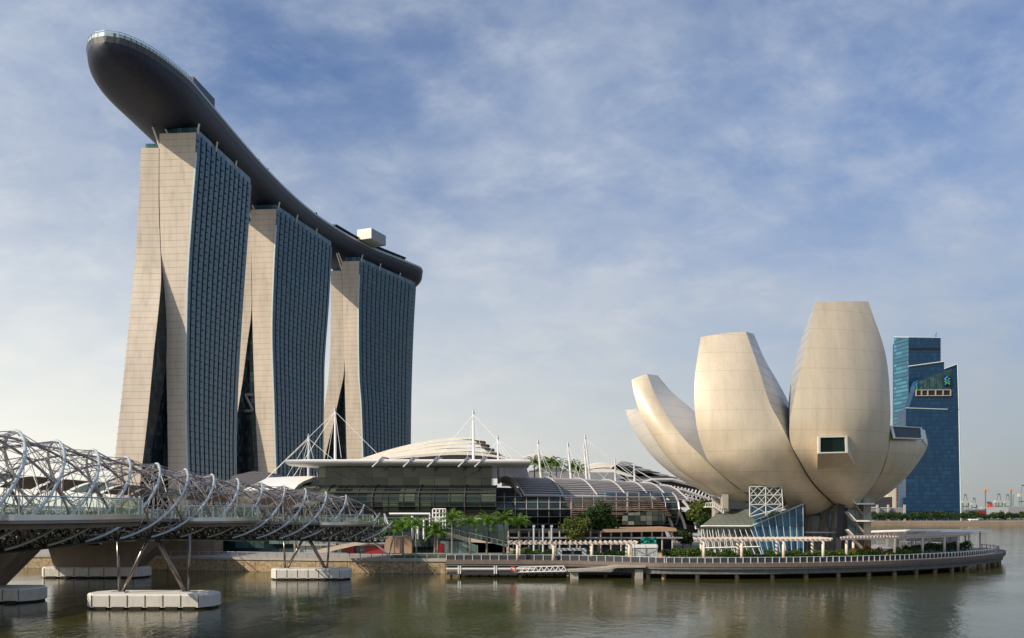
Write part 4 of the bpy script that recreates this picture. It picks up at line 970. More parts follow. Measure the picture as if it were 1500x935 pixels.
for k in range(6):
    mb = MB()
    for sg in segs(lambda s: hpt(s, ophi(k, s), RO), 0, s_fin, 1.4): mb.tube(sg, .16, 8)
    mb.build('outer_helix_tube', M['steel_bright'], hb, smooth=True)
for k in range(5):
    mb = MB()
    for sg in segs(lambda s: hpt(s, iphi(k, s), RI), 0, s_fin, 1.4): mb.tube(sg, .13, 7)
    mb.build('inner_helix_tube', M['steel_dark'], hb, smooth=True)
# struts and tension rods between the two helices
mb = MB(); mb2 = MB(); st = 2.8
nst = int(s_fin/st)
def near_inner(p, s):
    return min((hpt(s, iphi(k, s), RI) for k in range(5)), key=lambda q_: (q_-p).length)
for i in range(nst+1):
    s = i*st
    for k in range(6):
        o0 = hpt(s, ophi(k, s), RO)
        if not inside(o0, s): continue
        for ds in (-5.6, -2.8, 2.8, 5.6):
            s2 = s+ds
            if s2 < 0 or s2 > s_fin: continue
            q_ = near_inner(o0, s2)
            if inside(q_, s2) and (q_-o0).length < 8.5: mb.bar(o0, q_, .048, 4)
        o1 = hpt(s, ophi(k+1, s), RO)
        if i % 1 == 0 and inside(o1, s): mb.bar(o0, o1, .045, 4)
        if i % 3 == 0:
            q_ = near_inner(o0, s); mb.bar(o0, q_, .075, 5)
        s2 = s+2.8*1.5
        o2 = hpt(min(s2, s_fin), ophi(k-1, s2), RO)
        if s2 < s_fin and inside(o2, s2) and i % 2 == 0: mb.bar(o0, o2, .035, 4)
mb.build('tension_rods', M['rod'], hb)
# ring frames
for i in range(0, int(s_end/8.4)+1):
    s = i*8.4+2
    mb = MB(); mb.tube([hpt(s, R(a), RI-.25) for a in range(-110, 111, 10)], .07, 5); mb.build('ring_frame', M['steel_dark'], hb)
# deck
mb = MB(); rr = []; i = 0.0
while i <= sD(205.5):
    p, n, D = axis(i); z = dz(D); w = 3.1
    rr.append([(p.x-n.x*w, p.y-n.y*w, z-.45), (p.x+n.x*w, p.y+n.y*w, z-.45), (p.x+n.x*w, p.y+n.y*w, z), (p.x-n.x*w, p.y-n.y*w, z)]); i += 2.1
mb.loft(rr); mb.build('walkway_deck', M['steel_dark'], hb)
mb = MB(); 
for side in (-1, 1):
    rl = []; i = 0.0; pts = []
    while i <= sD(204):
        p, n, D = axis(i); q_ = p+n*(3.0*side); pts.append(Vector((q_.x, q_.y, dz(D)+1.15)))
        mb.bar((q_.x, q_.y, dz(D)), (q_.x, q_.y, dz(D)+1.15), .045, 4); i += 2.1
    mb.tube(pts, .06, 5); mb.tube([p-Vector((0, 0, .4)) for p in pts], .03, 4)
mb.build('handrail', M['steel'], hb)
for side in (-1, 1):
    mb = MB(); rl = []; i = 0.0
    while i <= sD(204):
        p, n, D = axis(i); q_ = p+n*(2.95*side); rl.append([(q_.x, q_.y, dz(D)+.1), (q_.x, q_.y, dz(D)+1.1)]); i += 2.1
    mb.loft(rl, closed=False); mb.build('glass_balustrade', M['podglass'], hb)
# canopies: alternating glass and perforated steel segments inside the helix
i = 3.0; kk = 0
while i < s_end-8:
    mb = MB(); rr = []
    for j in range(5):
        s = i+j*1.6; p, n, D = axis(s); ring = []
        for a in range(-6, 3):
            x = a*.62; z = dz(D)+3.9+.5*math.cos(a*.25)-.02*a*a; ring.append((p.x+n.x*x, p.y+n.y*x, z))
        rr.append(ring)
    mb.loft(rr, closed=False); mb.build('canopy_segment', M['perf'] if kk % 3 else M['canopy'], hb); i += 7.4; kk += 1
# underside truss
mb = MB(); i = 0.0; prev = None
while i <= s_fin:
    p, n, D = axis(i); z = dz(D)-.5; zb = zc(D)-RO*rsc(D)*.97
    c0 = [Vector((p.x+n.x*w, p.y+n.y*w, z)) for w in (-3, 3)]; cb = [Vector((p.x+n.x*w, p.y+n.y*w, zb)) for w in (-2.2, 2.2)]
    mb.bar(c0[0], cb[0], .13, 4); mb.bar(c0[0]*.5+c0[1]*.5, cb[0], .13, 4); mb.bar(c0[0]*.5+c0[1]*.5, cb[1], .13, 4); mb.bar(c0[1], cb[1], .11, 4); mb.bar(cb[0], cb[1], .1, 4); mb.bar(c0[0], c0[1], .13, 4); mb.bar(c0[0], cb[1], .07, 4); mb.bar(c0[1], cb[0], .07, 4)
    if prev:
        for a, b in zip(prev, c0+cb): mb.bar(a, b, .15, 5)
        mb.bar(prev[0], cb[0], .08, 4); mb.bar(prev[1], cb[1], .08, 4); mb.bar(prev[2], cb[1], .07, 4); mb.bar(prev[0], c0[1], .07, 4)
    prev = c0+cb; i += 2.8
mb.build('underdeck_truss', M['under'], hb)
# end legs at the shore
mb = MB(); mb.bar(P(545, 792, 200), P(570, 814, 200), .22, 6); mb.bar(P(577, 785, 200), P(569, 814, 200), .22, 6); mb.bar(P(596, 785, 199), P(575, 787, 200), .14, 5); mb.bar(P(563, 752, 200), P(571, 774, 200), .2, 6); mb.bar(P(563, 752, 200), P(566, 775, 200), .2, 6); mb.build('end_leg', M['steel'], hb)
# viewing pods
def pod(poly, lab_, hgt=1.9, drop=1.0):
    pts = [Vector(p) for p in poly]; Dm = sum(p.y for p in pts)/len(pts); z = dz(Dm)
    # round the outline
    sm = []
    k = len(pts)
    for i in range(k*6):
        t = i/6; j = int(t); f = t-j
        def g(q_): return pts[max(0, min(k-1, q_))]
        if j >= k-1: break
        p0, p1, p2, p3 = g(j-1), g(j), g(j+1), g(j+2)
        sm.append(0.5*((2*p1)+(p2-p0)*f+(2*p0-5*p1+4*p2-p3)*f*f+(3*p1-p0-3*p2+p3)*f**3))
    sm.append(pts[-1])
    pr = tag(MB().loft([[(p.x, p.y, z-.5) for p in sm], [(p.x, p.y, z) for p in sm]]).build('viewing_platform', M['steel_dark'], hb), lab_)
    def strip(o, z0, z1, th=.12):
        mbx = MB(); rr = []
        for i, p in enumerate(sm):
            a, b = sm[max(i-1, 0)], sm[min(i+1, len(sm)-1)]; d = (b-a).normalized(); n = Vector((d.y, -d.x)); q0 = p+n*o; q1 = p+n*(o+th)
            rr.append([(q0.x, q0.y, z0), (q1.x, q1.y, z0), (q1.x, q1.y, z1), (q0.x, q0.y, z1)])
        return mbx.loft(rr)
    strip(.05, z-.2, z+.3).build('edge_band', M['steel'], pr); strip(-.5, z-drop, z-.3).build('lower_band', M['bridge_conc'], pr)  # lower band in dark tone paints the shaded gap below the edge
    strip(.0, z+.32, z+hgt, .03).build('glass_balustrade', M['podglass'], pr)
    mbx = MB(); L_ = 0
    for i, p in enumerate(sm):
        if i % 3 == 0: mbx.bar((p.x, p.y, z), (p.x, p.y, z+hgt+.05), .07, 4)
    mbx.tube([(p.x, p.y, z+hgt+.05) for p in sm], .07, 5)
    mbx.build('rail_post', M['steel'], pr)
pod([(-50, 77.5), (-44.5, 77.5), (-42.6, 79), (-41, 84), (-40.2, 90), (-40.4, 96), (-42, 100), (-47, 102)], 'nearest and largest viewing platform with glass rail')
pod([(-46.5, 124), (-43.5, 124.5), (-41.2, 127), (-39.8, 132), (-39.6, 138), (-41, 141.5), (-45, 143)], 'middle viewing platform')
pod([(-37, 171), (-34.6, 171.5), (-32.4, 174), (-30.2, 180), (-29, 186), (-31, 190), (-36, 190)], 'viewing platform at the shore end', 1.6, .7)
# piers with angled struts, and fendered footings
def pier(D, pl, pr_, pvl, pvr, ytop, ybase):
    top = lambda px: P(px, ytop, D+2.5)
    bl, br = P(pl, ybase, D+2.5), P(pr_, ybase, D+2.5)
    for a, b, r in ((bl, top(pvl), .2), (br, top(pvr), .2)):
        MB().tube([a, a.lerp(b, .5), b], r, 8).build('pier_leg', M['pier_steel'], hb, smooth=True)
    for a, b in ((bl+Vector((.4, 0, 0)), (pvl+pvr)/2-9*118/D*.6), (br+Vector((-.3, 0, 0)), (pvl+pvr)/2+6*118/D*.5)):
        MB().tube([a, a.lerp(top(b), .5), top(b)], .26, 8).build('pier_leg', M['pier_steel'], hb, smooth=True)
    q_ = br+Vector((-.5, 0, 0)); MB().tube([q_, q_.lerp(top((pvl+pvr)/2), .5), top((pvl+pvr)/2)], .2, 8).build('pier_leg', M['pier_steel'], hb, smooth=True)
    for q2 in (bl, br): MB().box(q2+Vector((0, 0, -.1)), (2.0, 1.6, .5)).build('pier_shoe', M['steel'], hb)
def footing(x0, x1, D, h, depth, parent, rz=0.0, nseg=6, nm='pier_footing'):
    pts = []; w = x1-x0; c = Vector(((x0+x1)/2, D+depth/2)); e = 1.5
    loc = [(-w/2, -depth*.2), (-w/2+e, -depth/2), (w/2-e, -depth/2), (w/2, -depth*.2), (w/2, depth*.2), (w/2-e, depth/2), (-w/2+e, depth/2), (-w/2, depth*.2)]
    rot = lambda p: (c.x+p[0]*math.cos(rz)-p[1]*math.sin(rz), c.y+p[0]*math.sin(rz)+p[1]*math.cos(rz))
    sc_ = lambda k: [rot((x*k, y*(1-(1-k)*3))) for x, y in loc]
    mbx = MB(); mbx.loft([[(*p, .28) for p in sc_(1)], [(*p, h-.25) for p in sc_(1)], [(*p, h) for p in sc_(.975)]]); f_ = mbx.build(nm, M['footing'], parent)
    mbx = MB(); mbx.loft([[(*p, -1) for p in sc_(.97)], [(*p, .28) for p in sc_(.97)]]); mbx.build('dark_base', M['black'], f_)
    mbx = MB(); 
    for i in range(nseg+1):
        x = lerp(-w/2+e, w/2-e, i/nseg); a = rot((x, -depth/2-.02)); mbx.box((a[0], a[1], h*.5+.12), (.045, .1, h-.5), rz)
    for i in range(nseg):
        x = lerp(-w/2+e, w/2-e, (i+.5)/nseg); a = rot((x, -depth/2-.1)); mbx.box((a[0], a[1], .2), (w/nseg*.55, .25, .35), rz)
    mbx.build('fender', M['black'], f_)
    return f_
pier(118, 175, 276, 172, 278, 784, 868)
footing(PX(133, 121), PX(318, 121), 118, 2.05, 6.5, hb)
pier(169, 417.5, 479, 416, 483, 786, 833)
footing(PX(393, 169), PX(509, 169), 169, 2.1, 6.5, hb)

# ---------------------------------------------------------------- road bridge behind
rbr = empty('road_bridge', (-82, 150, 0), 'concrete road bridge with broad slanted legs seen beneath the steel footbridge', 'bridge')
mb = MB(); rr = []
for D in (60, 90, 120, 150, 180, 200, 214, 245):
    x = -70.5+(D-120)*-.02; rr.append([(x, D, 8.6), (x+.6, D, 10.6), (x-28, D, 10.6), (x-27, D, 8.6)])
mb.loft(rr); mb.build('deck', M['bridge_conc'], rbr)
mb = MB()
for D in range(62, 240, 4): mb.box((-70.2+(D-120)*-.02, D, 11.2), (.12, .12, 1.2))
mb.box((-70.8, 150, 11.75), (.14, 176, .12)); mb.build('parapet_rail', M['grey'], rbr)
for D, xl, xr in ((126, PX(-130, 126), PX(43, 126)), (174, PX(53, 174), PX(207, 174))):
    footing(xl, xr, D, 2.1, 7, rbr)
    sx = (-75.5-PX(197, 175)) if D == 126 else 0
    for out_l in ([(79, 833), (64, 797), (112, 797), (128, 812), (138, 812), (138, 833)], [(138.05, 833), (138.05, 812), (147, 812), (158, 797), (245, 797), (197, 833)]):
        pts = [Vector((PX(x, 175)+sx, (127 if D == 126 else 175), 2.1 if y == 833 else (8.6 if y == 797 else 6.4))) for x, y in out_l]
        mb = MB(); mb.slab(pts, (0, 5.5, 0)); mb.build('slanted_leg', M['bridge_conc'], rbr)
mb = MB(); mb.box((-86, 209, 5.8), (34, 6, 5.6)); mb.build('abutment', M['bridge_conc'], rbr)

# ---------------------------------------------------------------- boardwalk (curved promenade deck over the water)
edge = [(-13.5, 181.5), (10, 180.5), (24, 174.5), (30, 171.5), (45, 170.8), (60, 173.5), (75, 179), (88, 186.5), (100, 195.5), (112, 207.5), (121, 219), (127.5, 231), (129, 243), (125, 256), (117, 268)]
def smooth2(pts, n):
    return [Vector((interp([(j, p[0]) for j, p in enumerate(pts)], i/(n-1)*(len(pts)-1)), interp([(j, p[1]) for j, p in enumerate(pts)], i/(n-1)*(len(pts)-1)))) for i in range(n)]
E_ = smooth2(edge, 90)
inner = [(108, 262), (108, 245), (104, 228), (95, 212), (80, 200), (60, 192.5), (30, 190), (-13.5, 189)]
mb = MB(); polyb = [(p.x, p.y) for p in E_]+inner
mb.prism(polyb, 2.45, 3.02)
thing('boardwalk', mb, M['timber'], 'curved timber boardwalk deck on piles round the museum point', 'boardwalk', kind='structure')
bw = empty('boardwalk_edge', (60, 178, 0), 'grey concrete edge beam and piles carrying the curved boardwalk', 'pier structure')
i0 = 12
Ep = [(p.x, p.y) for p in E_]
ribbon(Ep, .15, .45, 2.35, 3.12).build('kerb', M['timber'], bw)
ribbon(Ep, -.7, -.2, 1.0, 2.36).build('edge_beam', M['beamgrey'], bw)
ribbon(Ep, -.15, .30, 1.95, 2.36).build('upper_beam', M['beamgrey'], bw)
for k in range(1, 88, 3):
    p = E_[k]; MB().bar((p.x-.3, p.y+1.6, -1.5), (p.x-.3, p.y+1.6, 1.1), .45, 8).build('pile', M['stone'], bw)
    
# railing with dark panels
def arclen(pts):
    c = [0]
    for i in range(1, len(pts)): c.append(c[-1]+(pts[i]-pts[i-1]).length)
    return c
def at_len(pts, c, s):
    for i in range(len(c)-1):
        if c[i+1] >= s: t = (s-c[i])/(c[i+1]-c[i]); return pts[i].lerp(pts[i+1], t), (pts[i+1]-pts[i]).normalized()
    return pts[-1], (pts[-1]-pts[-2]).normalized()
def railing(pts, z, label, step=2.0, h=1.15, panel='darkgrey', postm='fin_light', name='railing', inset=1.1):
    root = empty(name, (pts[len(pts)//2].x, pts[len(pts)//2].y, z), label, 'railing'); c = arclen(pts); n = int(c[-1]/step)
    me = None
    pp = []
    for i in range(n+1):
        p, d = at_len(pts, c, i*step); nn = Vector((d.y, -d.x)); q_ = p-nn*inset; pp.append(q_)
        if me is None:
            t = MB(); t.box((0, 0, h/2), (.16, .16, h)); o = t.build('post', M[postm], root); me = o.data
            o.parent = root; o.matrix_parent_inverse.identity(); o.location = (q_.x-root.location.x, q_.y-root.location.y, 0)
        else:
            o = bpy.data.objects.new('post', me); col.objects.link(o); o.parent = root; o.location = (q_.x-root.location.x, q_.y-root.location.y, 0)
    if panel is None:
        for hh in (.3, .6, .9): MB().tube([(p.x, p.y, z+h*hh) for p in pp], .03, 4).build('wire', M[postm], root)
    else: mbx = MB(); mbx.loft([[(p.x, p.y+.05, z+.15), (p.x, p.y+.05, z+h-.15), (p.x, p.y+.12, z+h-.15), (p.x, p.y+.12, z+.15)] for p in pp]); mbx.build('infill_panels', M[panel], root)
    mbx = MB(); mbx.tube([(p.x, p.y, z+h) for p in pp], .06, 5); mbx.build('top_rail', M[postm], root)
    return root
railing(E_[19:64], 3.02, 'railing of dark panels and pale posts along the front of the boardwalk', 1.5)
railing(E_[66:90], 3.02, 'open grey railing round the tip of the boardwalk', 2.4, panel=None, postm='grey')
railing(E_[0:20], 3.02, 'low railing along the left straight end of the boardwalk', 1.8, panel='darkgrey')
# low dock, gangway and lifebuoy
dk = empty('floating_dock', P(700, 838, 176), 'low grey dock with two white rails below the seawall', 'dock')
MB().box(((PX(652, 176)+PX(945, 172))/2, 177.5, .75), (38.5, 3.0, .45)).build('dock_slab', M['darkgrey'], dk)
mb = MB(); mb.box((PX(718, 175), 176.0, PZ(833.5, 175)), (17.5, .2, .28))
for px in (671, 674, 724, 727): mb.box((PX(px, 175), 175.9, 1.5), (.22, .22, 1.6))
mb.build('white_rail', M['white'], dk)
mb = MB()
for px in range(660, 940, 14): mb.bar((PX(px, 176), 178, -1.5), (PX(px, 176), 178, .6), .22, 6)
mb.build('piles', M['black'], dk)
pl = empty('concrete_landing', P(890, 840, 173), 'pale concrete landing slab ramping down beside the gangway', 'landing')
MB().slab([P(833, 838, 172), P(880, 836.5, 172), P(905, 832, 172), P(946, 831.5, 172), P(946, 829, 172), P(905, 829, 172), P(880, 832.5, 172), P(833, 835.5, 172)], (0, 4, 0)).build('slab', M['concrete'], pl)
for px in (842, 937): MB().box((PX(px, 172), 174, .5), (1.5, 2.5, 2.6)).build('block', M['concrete'], pl)
gw = empty('gangway', P(795, 838, 174), 'white steel truss gangway sloping down to the dock', 'gangway')
mb = MB(); a0, a1, b0, b1 = (753, 838.5), (828, 837), (760, 831), (826, 829.5)
for D in (173.5, 175.5):
    mb.bar(P(*a0, D), P(*a1, D), .12, 4); mb.bar(P(*b0, D), P(*b1, D), .1, 4); mb.bar(P(*a0, D), P(*b0, D), .09, 4); mb.bar(P(830, 837, D), P(*b1, D), .09, 4)
    for k in range(8):
        xa = lerp(760, 826, k/8); xb = lerp(760, 826, (k+1)/8); ya = lerp(831, 829.5, k/8); ym = lerp(838.3, 837, (k+.5)/8); mb.bar(P(xa, ya, D), P((xa+xb)/2, ym, D), .07, 4); mb.bar(P((xa+xb)/2, ym, D), P(xb, ya, D), .07, 4)
mb.build('truss', M['white'], gw); MB().slab([P(753, 838.5, 173.5), P(830, 837, 173.5), P(830, 837, 175.5), P(753, 838.5, 175.5)], (0, 0, .1)).build('tread', M['grey'], gw)
c = P(752, 834, 173.2); mb = MB(); mb.tube([c+Vector((.42*math.cos(a/12*6.2832), 0, .42*math.sin(a/12*6.2832))) for a in range(13)], .14, 6)
thing('lifebuoy', mb, M['lifered'], 'red ring lifebuoy hanging at the left end of the gangway', 'lifebuoy')

# ---------------------------------------------------------------- pergolas
def pergola(fpts, rpts, z, zt, label, slat=1.0, over=1.6, flat=False):
    cx_ = sum(p[0] for p in fpts)/len(fpts); root = empty('pergola', (cx_, fpts[0][1], z), label, 'pergola', 'white pergolas on the promenade')
    for q_ in fpts+rpts: MB().bar((q_[0], q_[1], z), (q_[0], q_[1], zt), .30, 10).build('post', M['pergola'], root, smooth=True)
    def ext(pts):
        a, b = Vector(pts[0]), Vector(pts[1]); c, d = Vector(pts[-2]), Vector(pts[-1]); return [a-(b-a).normalized()*over]+[Vector(p) for p in pts]+[d+(d-c).normalized()*over]
    fe, rre = ext(fpts), ext(rpts)
    for pts in (fe, rre):
        MB().loft([[(p.x, p.y-.12, zt), (p.x, p.y+.12, zt), (p.x, p.y+.12, zt+.4), (p.x, p.y-.12, zt+.4)] for p in pts]).build('beam', M['pergola'], root)
    cf_, cr = arclen(fe), arclen(rre); n = int(cf_[-1]/slat); mb = MB()
    for i in range(n+1):
        a, _ = at_len(fe, cf_, cf_[-1]*i/n*.9999); b, _ = at_len(rre, cr, cr[-1]*i/n*.9999); d = (a-b).normalized(); a = a+d*.9; b = b-d*.9
        s = Vector((-d.y, d.x))*.11
        mb.hexa([(a.x-s.x, a.y-s.y, zt+.403), (a.x+s.x, a.y+s.y, zt+.403), (b.x+s.x, b.y+s.y, zt+.403), (b.x-s.x, b.y-s.y, zt+.403), (a.x-s.x, a.y-s.y, zt+.68), (a.x+s.x, a.y+s.y, zt+.68), (b.x+s.x, b.y+s.y, zt+.68), (b.x-s.x, b.y-s.y, zt+.68)])
    mb.build('roof_slats', M['pergola'], root)
    return root
pergola([(PX(x, 181), 181) for x in (758, 811, 867, 921.5)], [(PX(x, 186), 186) for x in (761, 813, 866, 918)], 3.02, 6.35, 'left pergola with cream slats, over the dark kiosk')
pergola([(PX(x, 181), 181+k*.3) for k, x in enumerate((1031, 1087, 1149, 1208))], [(PX(x, 189), 189+k*.3) for k, x in enumerate((1027, 1081, 1139, 1192))], 3.02, 7.0, 'middle pergola in front of the glass lobby of the museum')
pergola([(PX(1240, 190), 190), (84.9, 197), (94.8, 205), (102.8, 211), (109.8, 218.5), (119, 231)], [(PX(1250, 200), 200), (90, 207), (96.5, 214), (103, 222), (108, 230), (113, 240)], 3.02, 7.0, 'right curved pergola bending round the museum point')
# shade canopies beyond
mb = MB(); 
def leafcan(a, b, D, w, label):
    root = empty('shade_canopy', P((a[0]+b[0])/2, 800, D), label, 'canopy'); rr = []
    for k in range(15):
        t = k/14; x = lerp(a[0], b[0], t); y = lerp(a[1], b[1], t)-1.0*math.sin(math.pi*t); ww = w*math.sin(math.pi*min(.99, max(.01, t)))**.6; p = P(x, y, D)
        rr.append([p+Vector((0, -ww, -.1)), p+Vector((0, -ww, .15)), p+Vector((0, 0, .45)), p+Vector((0, ww, .15)), p+Vector((0, ww, -.1))])
    MB().loft(rr).build('leaf_roof', M['white'], root)
    for t in (.2, .5, .8):
        p = P(lerp(a[0], b[0], t), lerp(a[1], b[1], t), D); MB().bar((p.x, p.y, 3), (p.x, p.y, p.z), .18, 6).build('post', M['grey'], root)
leafcan((1272, 780), (1410, 778), 248, 1.3, 'long thin white leaf shaped canopy behind the right pergola')
leafcan((1378, 780.5), (1450, 779.5), 236, 1.2, 'short white leaf shaped canopy at the tip beyond the right pergola')

# ---------------------------------------------------------------- promenade objects
kx, kd = PX(838, 186), 186
ki = empty('kiosk', (kx, kd, 3.02), 'grey framed kiosk with dark glass front under the left pergola', 'kiosk')
zt = PZ(804, kd); mb = MB(); w = PX(860, kd)-PX(818, kd)
mb.box((kx, kd+1.5, zt-.2), (w, 3, .4)); mb.box((kx-w/2+.45, kd+1.5, (3.02+zt-.4)/2), (.9, 3, zt-.4-3.02)); mb.box((kx+w/2-.45, kd+1.5, (3.02+zt-.4)/2), (.9, 3, zt-.4-3.02)); mb.build('frame', M['fin_light'], ki)
MB().box((kx, kd+1.0, (3.02+zt-.4)/2), (w-1.82, .1, zt-.4-3.03)).build('dark_glass', M['darkgrey'], ki)
MB().box((kx+.2, kd+.9, 4.4), (.6, .06, .8)).build('notice', M['lowglass'], ki)
tr = empty('covered_stall', (PX(946, 179), 181, 3.02), 'stall wrapped in clear sheeting with a white roof and orange corner bins', 'stall')
x0, x1 = PX(928, 179), PX(964, 179)
MB().box(((x0+x1)/2, 181, PZ(800.5, 179)), (x1-x0, 3.4, .6)).build('roof', M['white'], tr)
MB().box(((x0+x1)/2, 181, 4.3), (x1-x0-.3, 3.0, 3.2)).build('sheeting', M['plastic'], tr)
mb = MB()
for x in (x0+.15, (x0+x1)/2, x1-.15):
    mb.box((x, 179.35, 4.6), (.12, .12, 3.4))
mb.bar((x0, 179.3, 3.4), (x1, 179.3, 5.6), .05, 4); mb.bar((x1, 179.3, 3.4), (x0, 179.3, 5.6), .05, 4); mb.build('frame', M['grey'], tr)
mb = MB()
for k in range(7): mb.box((lerp(x0+.4, x1-.4, k/6), 179.1, 3.4+.1*(k % 3)), (.5, .5, .7))
mb.build('stacked_goods', M['darkgrey'], tr)
for px, lab_ in ((924.5, 'orange plastic bin left of the wrapped stall'), (968.5, 'orange plastic bin right of the wrapped stall')):
    mb = MB(); mb.loft([[(PX(px, 178)+r_*math.cos(a/8*6.28), 178+r_*math.sin(a/8*6.28), z) for a in range(8)] for r_, z in ((.36, 3.02), (.42, 4.2), (.34, 4.35))]); thing('bin', mb, M['orange'], lab_, 'bin')
mb = MB()
g_ = [[P(lerp(940, 962, i/8)+random.uniform(-1, 1), lerp(787.5, 795.5, j/3)+random.uniform(-.8, .8), 184+random.uniform(-.8, .8)) for i in range(9)] for j in range(4)]
mb.loft(g_, closed=False); mb.loft([[q_+Vector((0, 2, -.2)) for q_ in r] for r in g_], closed=False); mb.box(P(951, 797, 185), (3, 2, .3)); mb.bar(P(941, 796, 185), P(941, 813, 185), .08, 4); mb.bar(P(961, 796, 185), P(961, 813, 185), .08, 4)
thing('net_bundle', mb, M['net'], 'bundle of green netting raised behind the wrapped stall', 'netting')
for k, px in enumerate((782, 795.5, 808)):
    mb = MB(); mb.tube([(PX(px, 208), 208, 3), (PX(px, 208), 208, PZ(772, 208))], .22, 8); mb.box((PX(px, 208), 208, PZ(771, 208)), (.55, .55, .5))
    thing('lamp_post', mb, M['fin_light'], ORD[k]+' pale square topped post from the left, before the vaulted hall', 'post', 'three pale posts before the vaulted hall')
# ramp and low beige walls on the left
rp = empty('ramp_stair', (PX(700, 222), 222, 3), 'beige stone ramp descending to the right behind the palms', 'ramp')
MB().slab([P(642, 779, 216), P(652, 780, 216), P(712, 793.5, 216), P(752, 804, 216), P(756, 812, 216), P(700, 812, 216), P(700, 799, 216), P(648, 783, 216)], (0, 1.2, 0)).build('ramp_wall', M['beige'], rp)
mb = MB()
for k in range(14): x = lerp(650, 752, k/13); y = lerp(779, 803, k/13); mb.bar(P(x, y, 216), P(x, y-7, 216), .06, 4)
mb.bar(P(650, 772, 216), P(752, 796, 216), .07, 4); mb.build('handrail', M['grey'], rp)
cd_ = MB(); 
sg = empty('footbridge_steps', (PX(460, 214.5), 214.5, 3), 'beige stairway rising to the right beneath the steel footbridge', 'stairs')
MB().slab([P(455, 812, 214.5), P(470, 804, 214.5), P(540, 790, 214.5), P(556, 788, 214.5), P(556, 791.5, 214.5), P(470, 811, 214.5)], (0, 1.0, 0)).build('stair_wall', M['beige'], sg)
mb = MB(); mb.bar(P(470, 799, 214.5), P(556, 782, 214.5), .07, 4)
for k in range(10): x = lerp(470, 556, k/9); mb.bar(P(x, lerp(799, 782, k/9), 214.5), P(x, lerp(806, 788, k/9), 214.5), .05, 4)
mb.build('handrail', M['grey'], sg)
# slim railing on the quay
qp = smooth2([(-100, 205), (-68, 197), (-40, 190), (-13, 187)], 30)
railing(list(qp), 3.1, 'thin steel railing along the top of the seawall', 2.4, h=1.1, panel=None, postm='grey', inset=.2)
# lawn strip
mb = MB(); lawn = [(PX(572, 192), 192.5), (PX(740, 190), 190.5), (PX(765, 191), 193), (PX(760, 203), 201), (PX(640, 203), 201), (PX(575, 200), 197)]
mb.prism(lawn, 2.9, 3.13); thing('lawn_bed', mb, M['soil'], 'bed of soil under the strip of grass by the seawall', 'ground', kind='structure')
rnd = random.Random(5); mb = MB()
for _ in range(9000):
    x = rnd.uniform(PX(572, 192), PX(768, 192)); y = rnd.uniform(191.5, 201)
    if x < -24 and y > 198: continue
    h = rnd.uniform(.15, .42); a = rnd.random()*3.14; dx, dy = .09*math.cos(a), .09*math.sin(a)
    mb.face((x-dx, y-dy, 3.1), (x+dx, y+dy, 3.1), (x+rnd.uniform(-.12, .12), y, 3.1+h))
thing('lawn_grass', mb, M['grass'], 'bright green grass strip along the seawall', 'grass', kind='stuff', recalc=False)

# hedges
def hedge(pts, w, h, kind, label, seed, n=2500, s=.22, z=3.0, name='hedge', cat='hedge'):
    rnd = random.Random(seed); P2 = [Vector(p) for p in pts]; c = arclen(P2); mb = MB()
    for _ in range(n):
        p, d = at_len(P2, c, rnd.random()*c[-1]*.999); nn = Vector((d.y, -d.x)); o = rnd.uniform(-1, 1)
        hh = h*(.75+.5*mn.noise(Vector((p.x*.5, p.y*.5, seed))))*(1-.35*abs(o)**2)
        k = rnd.random()**.4; leaf_quad(mb, Vector((p.x+nn.x*o*w/2, p.y+nn.y*o*w/2, z+.05+hh*k)), s*(.7+.7*rnd.random()), rnd)
    root = empty(name, (P2[0].x, P2[0].y, z), label, cat)
    mb.build('foliage', M[kind], root, recalc=False)
    mbs = MB(); i = 0.8
    while i < c[-1]:
        p, d = at_len(P2, c, i); mbs.bar((p.x, p.y, z-.05), (p.x+.1, p.y, z+h*.6), .06, 5); i += 1.6
    mbs.build('stems', M['bark'], root)
hedge([(PX(752, 192), 192), (PX(790, 192), 192)], 2.5, 2.2, 'hedge', 'bright rounded shrubs at the left end behind the left pergola', 1, 1800)
hedge([(PX(790, 197), 197), (PX(870, 197), 197)], 2, 1.9, 'leaf_dark', 'dark hedge behind the kiosk', 2, 1800)
hedge([(PX(868, 192), 192), (PX(918, 192), 192)], 2.2, 1.8, 'leaf_dark', 'dark shrubs right of the kiosk', 3, 1500)
hedge([(PX(970, 189), 189), (PX(1025, 189), 189)], 2.6, 2.6, 'hedge', 'bright green hedge between the wrapped stall and the museum', 4, 2600)
hedge([(PX(1020, 195), 195), (PX(1100, 194), 194)], 2, 1.8, 'hedge', 'green hedge before the glass lobby behind the middle pergola', 6, 2400)
hedge([(PX(1060, 188), 188), (PX(1170, 188), 188), (PX(1240, 190), 190)], 2.0, 1.1, 'leaf_dark', 'low dark planting along the foot of the middle pergola', 7, 3000)
hedge([(PX(1120, 197), 197), (PX(1235, 198), 198)], 2.0, 1.7, 'hedge', 'green hedge at the foot of the blue glass wall', 8, 2600)
hedge([(PX(1215, 193), 193), (PX(1300, 197), 197), (PX(1345, 206), 206)], 2.6, 1.9, 'hedge', 'green planting inside the right pergola', 9, 3600)
hedge([(PX(1248, 197), 197), (PX(1290, 199), 199)], 1.6, 2.5, 'shrub_red', 'reddish brown shrubs by the foot of the museum stair', 10, 1300)
hedge([(PX(1325, 212), 212), (PX(1420, 224), 224)], 2.6, 2.8, 'leaf_dark', 'dark shrubs under the far part of the right pergola', 11, 3200)

